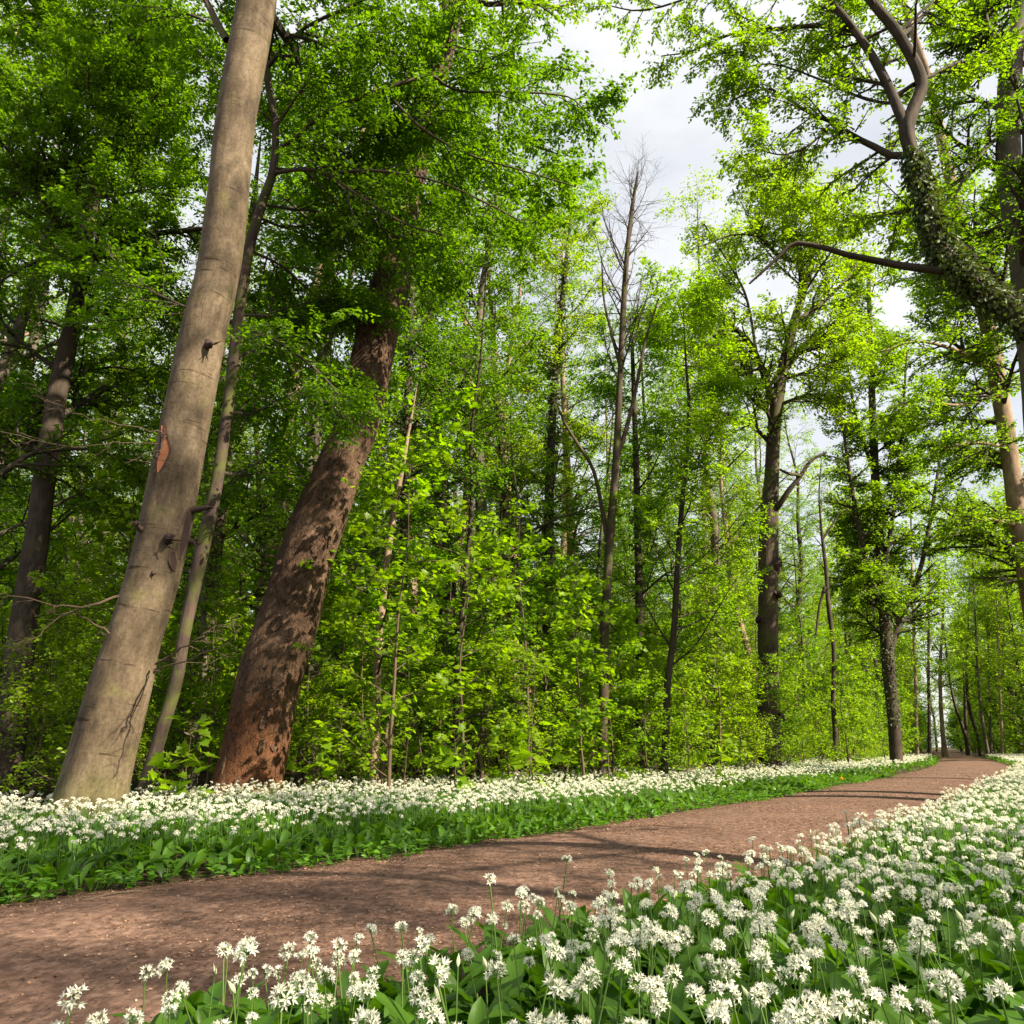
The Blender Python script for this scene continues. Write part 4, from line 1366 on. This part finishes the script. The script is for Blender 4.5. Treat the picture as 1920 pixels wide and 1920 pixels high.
def add_heads(gout, protos, pos, size, q):
    """protos: list of Geo with tris only (mat 0) + quads; placed with random yaw and lean"""
    which = q.integers(0, len(protos), len(pos))
    if len(protos) == 7:
        which = np.where((which == 6) & (q.uniform(size=len(pos)) < .4), 0, which)
    for w, pg in enumerate(protos):
        sel = which == w
        n = int(sel.sum())
        if not n:
            continue
        T = np.concatenate(pg.v)
        var = np.concatenate(pg.a)
        yaw = q.uniform(0, 6.28, n)
        c, s = np.cos(yaw)[:, None], np.sin(yaw)[:, None]
        x, y, z = T[None, :, 0], T[None, :, 1], T[None, :, 2]
        V = np.stack([c * x - s * y, s * x + c * y, z + 0 * c], -1)
        tl = q.normal(size=(n, 2)) * .3
        V[..., :2] += V[..., 2:] * tl[:, None]
        V[..., 2] -= (V[..., 0] * tl[:, 0:1] + V[..., 1] * tl[:, 1:2])
        V = V * size[sel][:, None, None] + pos[sel][:, None]
        m = len(T)
        tone = 1 - .55 * q.uniform(0, 1, n) ** 2.2
        vv = (tone[:, None] * var[None]).ravel()
        off = gout.n
        gout.v.append(V.reshape(-1, 3).astype(np.float32))
        gout.a.append(vv.astype(np.float32))
        gout.t.append(V.reshape(-1, 3).astype(np.float32))
        for f, mm in zip(pg.f, pg.m):
            FF = (np.arange(n)[:, None, None] * m + f[None]).reshape(-1, f.shape[1]) + off
            gout.f.append(FF)
            gout.m.append(np.tile(mm, n))
        gout.n += n * m


qf = np.random.default_rng(77)
HN = [full_head(qf, int(n), r, p) for n, r, p in [(15, .019, .0135), (12, .017, .013), (18, .021, .0135), (8, .014, .012), (14, .0185, .0138), (11, .016, .0125)]]
def bud_head():
    g = Geo()
    z = np.linspace(-.012, .024, 7)
    tube(g, np.column_stack([0 * z, 0 * z, z]), np.array([.0015, .0045, .0062, .0058, .0042, .002, .0004]), 7, 0, .12)
    return g


HN.append(bud_head())
HM = [star_head(qf, n, r, .0138, .003, False)[0] for n, r in [(12, .019), (10, .017), (14, .021)]]
HF = [star_head(qf, n, .019, .0155, .0062, False)[0] for n in (9, 8, 10)]
for gg in HF:                      # keep three broad petals per star only
    gg.v, gg.f, gg.m, gg.a, gg.t = gg.v[::2], [f - 0 for f in gg.f[::2]], gg.m[::2], gg.a[::2], gg.t[::2]
    o = 0
    nf = []
    for v_, f_ in zip(gg.v, gg.f):
        nf.append(f_ - f_.min() + o)
        o += len(v_)
    gg.f, gg.n = nf, o


def field(y0, y1, smin, smax, dens, right, xpad=1.5):
    """jittered grid of plants inside the view (and a margin), between two distances from the path edge"""
    st = 1 / math.sqrt(dens)
    hw = y1 * .66 + xpad
    xs, ys = np.meshgrid(np.arange(-hw, hw, st), np.arange(y0, y1, st))
    p = np.stack([xs.ravel(), ys.ravel()], -1) + qf.uniform(-.55, .55, (xs.size, 2)) * st
    p = p[np.abs(p[:, 0]) < p[:, 1] * .66 + xpad]
    if not len(p):
        return p
    s = lateral(p)
    ed = .16 * smooth_noise(p, 1.6, 5) + .08 * smooth_noise(p, 6., 6)
    if right:
        ed = ed - .08 + .5 * np.clip((2.45 - p[:, 1]) / .7, 0, 1)
        k = (s > PATH_W + smin + ed) & (s < PATH_W + smax)
    else:
        k = (s < -(smin + ed)) & (s > -smax)
    return p[k]


gl = Geo()           # leaves carpet
gh = Geo()           # heads carpet
gs = Geo()           # stems
near_plants = []
for right in (True, False):
    depth_max = 24 if right else 5.6
    # leaves
    for y0, y1, dens, tpls, sz in [(.9, 5, 230, LEAFT, .245), (5, 11, 130, LEAFT if not right else LEAFM, .225), (11, 24, 46, LEAFM, .26), (24, 62, 12, LEAFM, .34)]:
        p = field(y0, y1, .14 if right else 0., depth_max + .3, dens, right)
        if not len(p):
            continue
        s = np.abs(lateral(p) - (PATH_W if right else 0))
        w = qf.integers(0, len(tpls), len(p))
        big = 1.12 - .36 * np.exp(-(s / .25)) if not right else 1 - .25 * np.exp(-(s / .2))
        for k, tp in enumerate(tpls):
            m = w == k
            n = int(m.sum())
            var = np.clip(qf.normal(.5, .25, n), 0, 1)
            yaw_place(gl, tp, np.column_stack([p[m], np.zeros(n)]), qf.uniform(0, 6.28, n), sz * qf.uniform(.65, 1.25, n) * big[m], 0, var, qf.normal(size=(n, 2)) * .22)
    # flower heads
    for y0, y1, dens, protos, sc in [(.9, 5.2, 140, HN, .86), (5.2, 14, 120, HM, .97), (14, 26, 78, HF, 1.05), (26, 62, 24, HF, 1.6)]:
        p = field(y0, y1, (.2 if right else .32), depth_max, dens, right)
        if not len(p):
            continue
        cl = smooth_noise(p, 5.5, 21) + .7 * smooth_noise(p, 14., 22)
        s = np.abs(lateral(p) - (PATH_W if right else 0))
        prob = np.clip(.66 + .42 * cl, .1, 1) * np.clip((s + (.05 if right else -.25)) / .4, .12, 1)
        p = p[qf.uniform(size=len(p)) < prob]
        n = len(p)
        s = np.abs(lateral(p) - (PATH_W if right else 0))
        hgt = qf.normal(.30, .035, n) * (1 - .18 * np.exp(-s / .3)) + .02 * smooth_noise(p, 3., 9)
        if y0 < 1 and right:
            px, py, dep = project(np.column_stack([p, hgt]))
            vis = (px > -40) & (px < 1960) & (py < 1960) & (dep > .75)
            near_plants = [(p[i], hgt[i], dep[i]) for i in np.where(vis)[0]]
            near_plants.sort(key=lambda a: a[2])
            near_plants = near_plants[:300]
            drop = {id(a[0].base) for a in near_plants}
            lim = near_plants[-1][2] if near_plants else 0
            keepm = ~(vis & (dep <= lim))
            p, hgt = p[keepm], hgt[keepm]
            n = len(p)
        pos = np.column_stack([p, hgt])
        add_heads(gh, protos, pos, sc * qf.uniform(.75, 1.2, n), qf)
        if y1 < 27:
            lean = qf.normal(size=(n, 2)) * .035
            P = np.stack([np.column_stack([p + lean, np.zeros(n)]), np.column_stack([p + lean * .3, hgt * .55]), np.column_stack([p, hgt - .002])], 1)
            tubes(gs, P, np.repeat(np.array([[.0028, .0024, .0018]]), n, 0) * (1 if y1 < 13 else 1.6), 4 if y1 < 6 else 3)
gl.obj('wild_garlic_leaves', [M['garlic_leaf']], None, True, kind='stuff', label='carpet of broad green wild garlic leaves on both sides of the path', category='ground cover')
gh.obj('wild_garlic_flowers', [M['petal'], M['garlic_stem']], kind='stuff', label='carpet of white wild garlic flower heads along both sides of the path', category='ground cover')
gs.obj('wild_garlic_stems', [M['garlic_stem']], None, True, kind='stuff', label='thin green stalks carrying the mass of white flower heads', category='ground cover')

# the nearest plants, each a thing of its own: prototypes first
protos = []
for k in range(7):
    r_ = empty('wild_garlic_plant', (0, 0, 0), 'white star-flowered wild garlic stalk at the near edge of the flower field', 'flower', 'near wild garlic plants in the corner of the flower field')
    ln = qf.normal(size=2) * .02
    g = Geo()
    Pst = spline([(-ln[0] * 2, -ln[1] * 2, -.01), (-ln[0], -ln[1], .15), (0, 0, .3)], 7)
    tube(g, Pst, np.linspace(.0030, .0019, 7), 6, var=.5)
    g.obj('stalk', [M['garlic_stem']], r_, True)
    hd = HN[k].obj('flower_head', [M['petal'], M['garlic_stem']], r_)
    hd.location = (0, 0, .3)
    hd.rotation_euler = (qf.normal() * .4, qf.normal() * .4, 0)
    if k == 6:
        r_['label'] = 'wild garlic stalk with a closed pale green bud at the near field edge'
        r_['group'] = 'near wild garlic plants still in bud'
    for j in range(2):
        g = Geo()
        yaw_place(g, LEAFT[(k + j) % 4], np.array([[0, 0, 0.]]), np.array([j * 2.6 + k]), np.array([.23 * qf.uniform(.8, 1.15)]), 0, np.array([qf.uniform(.2, .8)]))
        g.obj('leaf', [M['garlic_leaf']], r_, True)
    protos.append(r_)
used = [False] * 7
for i, (p, h_, dep) in enumerate(near_plants):
    k = int(qf.integers(0, 6)) if i % 17 else 6
    sc = h_ / .3
    if not used[k]:
        used[k] = True
        protos[k].location = (p[0], p[1], 0)
        protos[k].rotation_euler = (0, 0, qf.uniform(0, 6.28))
        protos[k].scale = (sc, sc, sc)
    else:
        copy_thing(protos[k], (p[0], p[1], 0), qf.uniform(0, 6.28), sc, tilt=tuple(qf.normal(size=2) * .06))

# ------------------------------------------------------------------ bank edge weeds, path litter, sticks
gw = Geo()
p = field(2, 24, -.10, .22, 95, False)
n = len(p)
st = np.stack([np.column_stack([p, np.zeros(n)]), np.column_stack([p + qf.normal(size=(n, 2)) * .03, qf.uniform(.05, .15, n)])], 1)
tubes(gw, st, np.full((n, 2), .0015), 3, 1)
for j in range(6):
    a = qf.uniform(0, 6.28, n)
    f = qf.uniform(.3, 1, n)[:, None]
    pos = st[:, 0] * (1 - f) + st[:, 1] * f
    ax = np.column_stack([np.cos(a), np.sin(a), qf.uniform(-.2, .4, n)])
    no = qf.normal(size=(n, 3)) * .4 + np.array([0, 0, 1.])
    place(gw, OVAL, pos, ax, no, qf.uniform(.035, .075, n), 0, qf.uniform(0, 1, n))
gw.obj('undergrowth', [M['weed_leaf'], M['garlic_stem']], kind='stuff', label='small green weeds along the left edge of the path', category='ground cover')

M['litter'] = plain('litter', (.05, .025, .015), .9, var=[(.12, .062, .038), (.21, .12, .072), (.32, .20, .125), (.44, .35, .26)])
gt = Geo()
for y0, y1, dens, sz in [(1.5, 7, 1500, .012), (7, 14, 600, .017), (14, 32, 100, .028)]:
    st = 1 / math.sqrt(dens)
    hw = y1 * .66 + 1
    xs, ys = np.meshgrid(np.arange(-hw, hw, st), np.arange(y0, y1, st))
    p = np.stack([xs.ravel(), ys.ravel()], -1) + qf.uniform(-.5, .5, (xs.size, 2)) * st
    s = lateral(p)
    k = (s > -.1) & (s < PATH_W + .15)
    p, s = p[k], s[k]
    pr = np.clip(.42 + .5 * smooth_noise(p, 2.2, 31) + .55 * np.exp(-np.minimum(s, PATH_W - s).clip(0) / .25), .08, 1)
    k = qf.uniform(size=len(p)) < pr
    p, s = p[k], s[k]
    n = len(p)
    z = .05 * (1 - ((s - PATH_W / 2) / (PATH_W / 2 + .12)) ** 2) + .010
    a = qf.uniform(0, 6.28, n)
    ax = np.column_stack([np.cos(a), np.sin(a), qf.normal(size=n) * .12])
    no = qf.normal(size=(n, 3)) * .3 + np.array([0, 0, 1.])
    place(gt, DIAMOND, np.column_stack([p, z]), ax, no, sz * qf.uniform(.5, 1.7, n), 0, np.clip(qf.beta(1.6, 2.4, n), 0, 1))
gt.obj('leaf_litter', [M['litter']], kind='stuff', label='brown leaf scraps and wood chips strewn over the path', category='litter')


def stick(name, label, pts, r0, r1, mat, forks=0, cat='stick'):
    pts = np.array(pts, float)
    root = empty(name, (pts[0][0], pts[0][1], 0), label, cat)
    P = spline(pts, 12) - np.array([pts[0][0], pts[0][1], 0])
    g = Geo()
    r = np.linspace(r0, r1, 12)
    tube(g, P, r, 8, wob=.12, seed=int(abs(pts[0][0]) * 100) % 50, cap=True)
    g.obj('stem', [mat], root, True)
    if forks:
        q = np.random.default_rng(int(abs(pts[0][1]) * 100))
        B, br = sprout(P[None], r[None], forks, .3, 1., .6, .5, 5, .2, .05, 0, .3, .003, q)
        g = Geo()
        tubes(g, B, br, 5)
        g.obj('twig', [mat], root, True)


def gp(px, py, z, Y):
    return at(px, py, Y)


for lb, a, b, Y, w0, w1, fk in [
    ('leaning bare orange-brown stick standing in the flowers in front of the saplings', (708, 1500), (726, 1352), 13.5, 9, 6, 0),
    ('short crooked bare stick with a bend, in the flowers mid bank', (960, 1500), (948, 1378), 15.5, 7, 4, 1),
    ('broken pale stump of a sapling among yellow-green leaves', (894, 1500), (900, 1415), 14.5, 8, 7, 0),
    ('forked bare sapling stem leaning right in mid bank', (880, 1480), (908, 1315), 16, 6, 3, 3),
    ('thin upright pale stick beside the pair of sapling stems', (1068, 1480), (1067, 1425), 17, 5, 4, 0),
    ('thin upright sapling stem bearing no leaves at its foot', (1108, 1480), (1113, 1380), 17.5, 4, 3, 1),
    ('slim pale stem at the right end of the sapling row', (1412, 1470), (1416, 1412), 24, 4, 3, 0),
]:
    A, B = at(*a, Y), at(*b, Y)
    A = A + (B - A) * ((0 - A[2]) / (B[2] - A[2]))
    mid = (A + B) / 2 + np.array([R.normal() * .03, 0, 0])
    stick('bare_sapling', lb, [A, mid, B], w0 / 2 / F * Y, w1 / 2 / F * Y, M['pale_twig'], fk)
for k in range(16):
    x, y = R.uniform(-3., 5.5), R.uniform(12.2, 17.5)
    if -lateral([[x, y]])[0] < 2.2:
        continue
    h_ = R.uniform(.7, 1.9)
    dx = R.normal(size=2) * .22
    pp = np.array([[x, y, 0], [x + dx[0] * .3, y, h_ * .4], [x + dx[0] * .8, y + dx[1] * .5, h_ * .75], [x + dx[0] * 1.5, y + dx[1], h_]])
    stick('bare_sapling', 'thin leafless stem among the saplings behind the white flowers', pp, R.uniform(.008, .016), .003, M['pale_twig'], 4)
    bpy.context.scene.objects[-1] if False else None
    COL.objects[-1].parent['group'] = 'thin leafless stems among the saplings'
c = ground(1205, 1478)
stick('fallen_branch', 'thin forked grey branch lying across the flowers below the old oak', [c + [-.9, .3, .25], c + [0, .1, .42], c + [.9, -.1, .36], c + [1.5, .1, .5]], .02, .006, M['pale_twig'], 5, 'branch')
for lb, a, b in [('long flat twig lying on the left edge of the path', (360, 1662), (470, 1643)), ('short bark strip lying at the left path edge', (150, 1697), (265, 1678))]:
    A, B = ground(*a) + [0, 0, .02], ground(*b) + [0, 0, .025]
    stick('fallen_twig', lb, [A, (A + B) / 2 + [0, .01, .01], B], .008, .005, M['pale_twig'], 1, 'twig')

# yellow dandelion on the far bank edge
c = ground(1580, 1480)
rt = empty('dandelion', (c[0], c[1], 0), 'small yellow dandelion on the left bank edge, far along the path', 'flower')
g = Geo()
tube(g, spline([(0, 0, 0), (.01, 0, .1), (.0, 0, .2)], 6), np.full(6, .004), 6)
g.obj('stalk', [M['garlic_stem']], rt, True)
M['yellow'] = plain('yellow_petal', (.75, .5, .02), .5)
g, _ = star_head(qf, 14, .02, .03, .006)
o = g.obj('flower_head', [M['yellow']], rt)
o.location = (0, 0, .2)
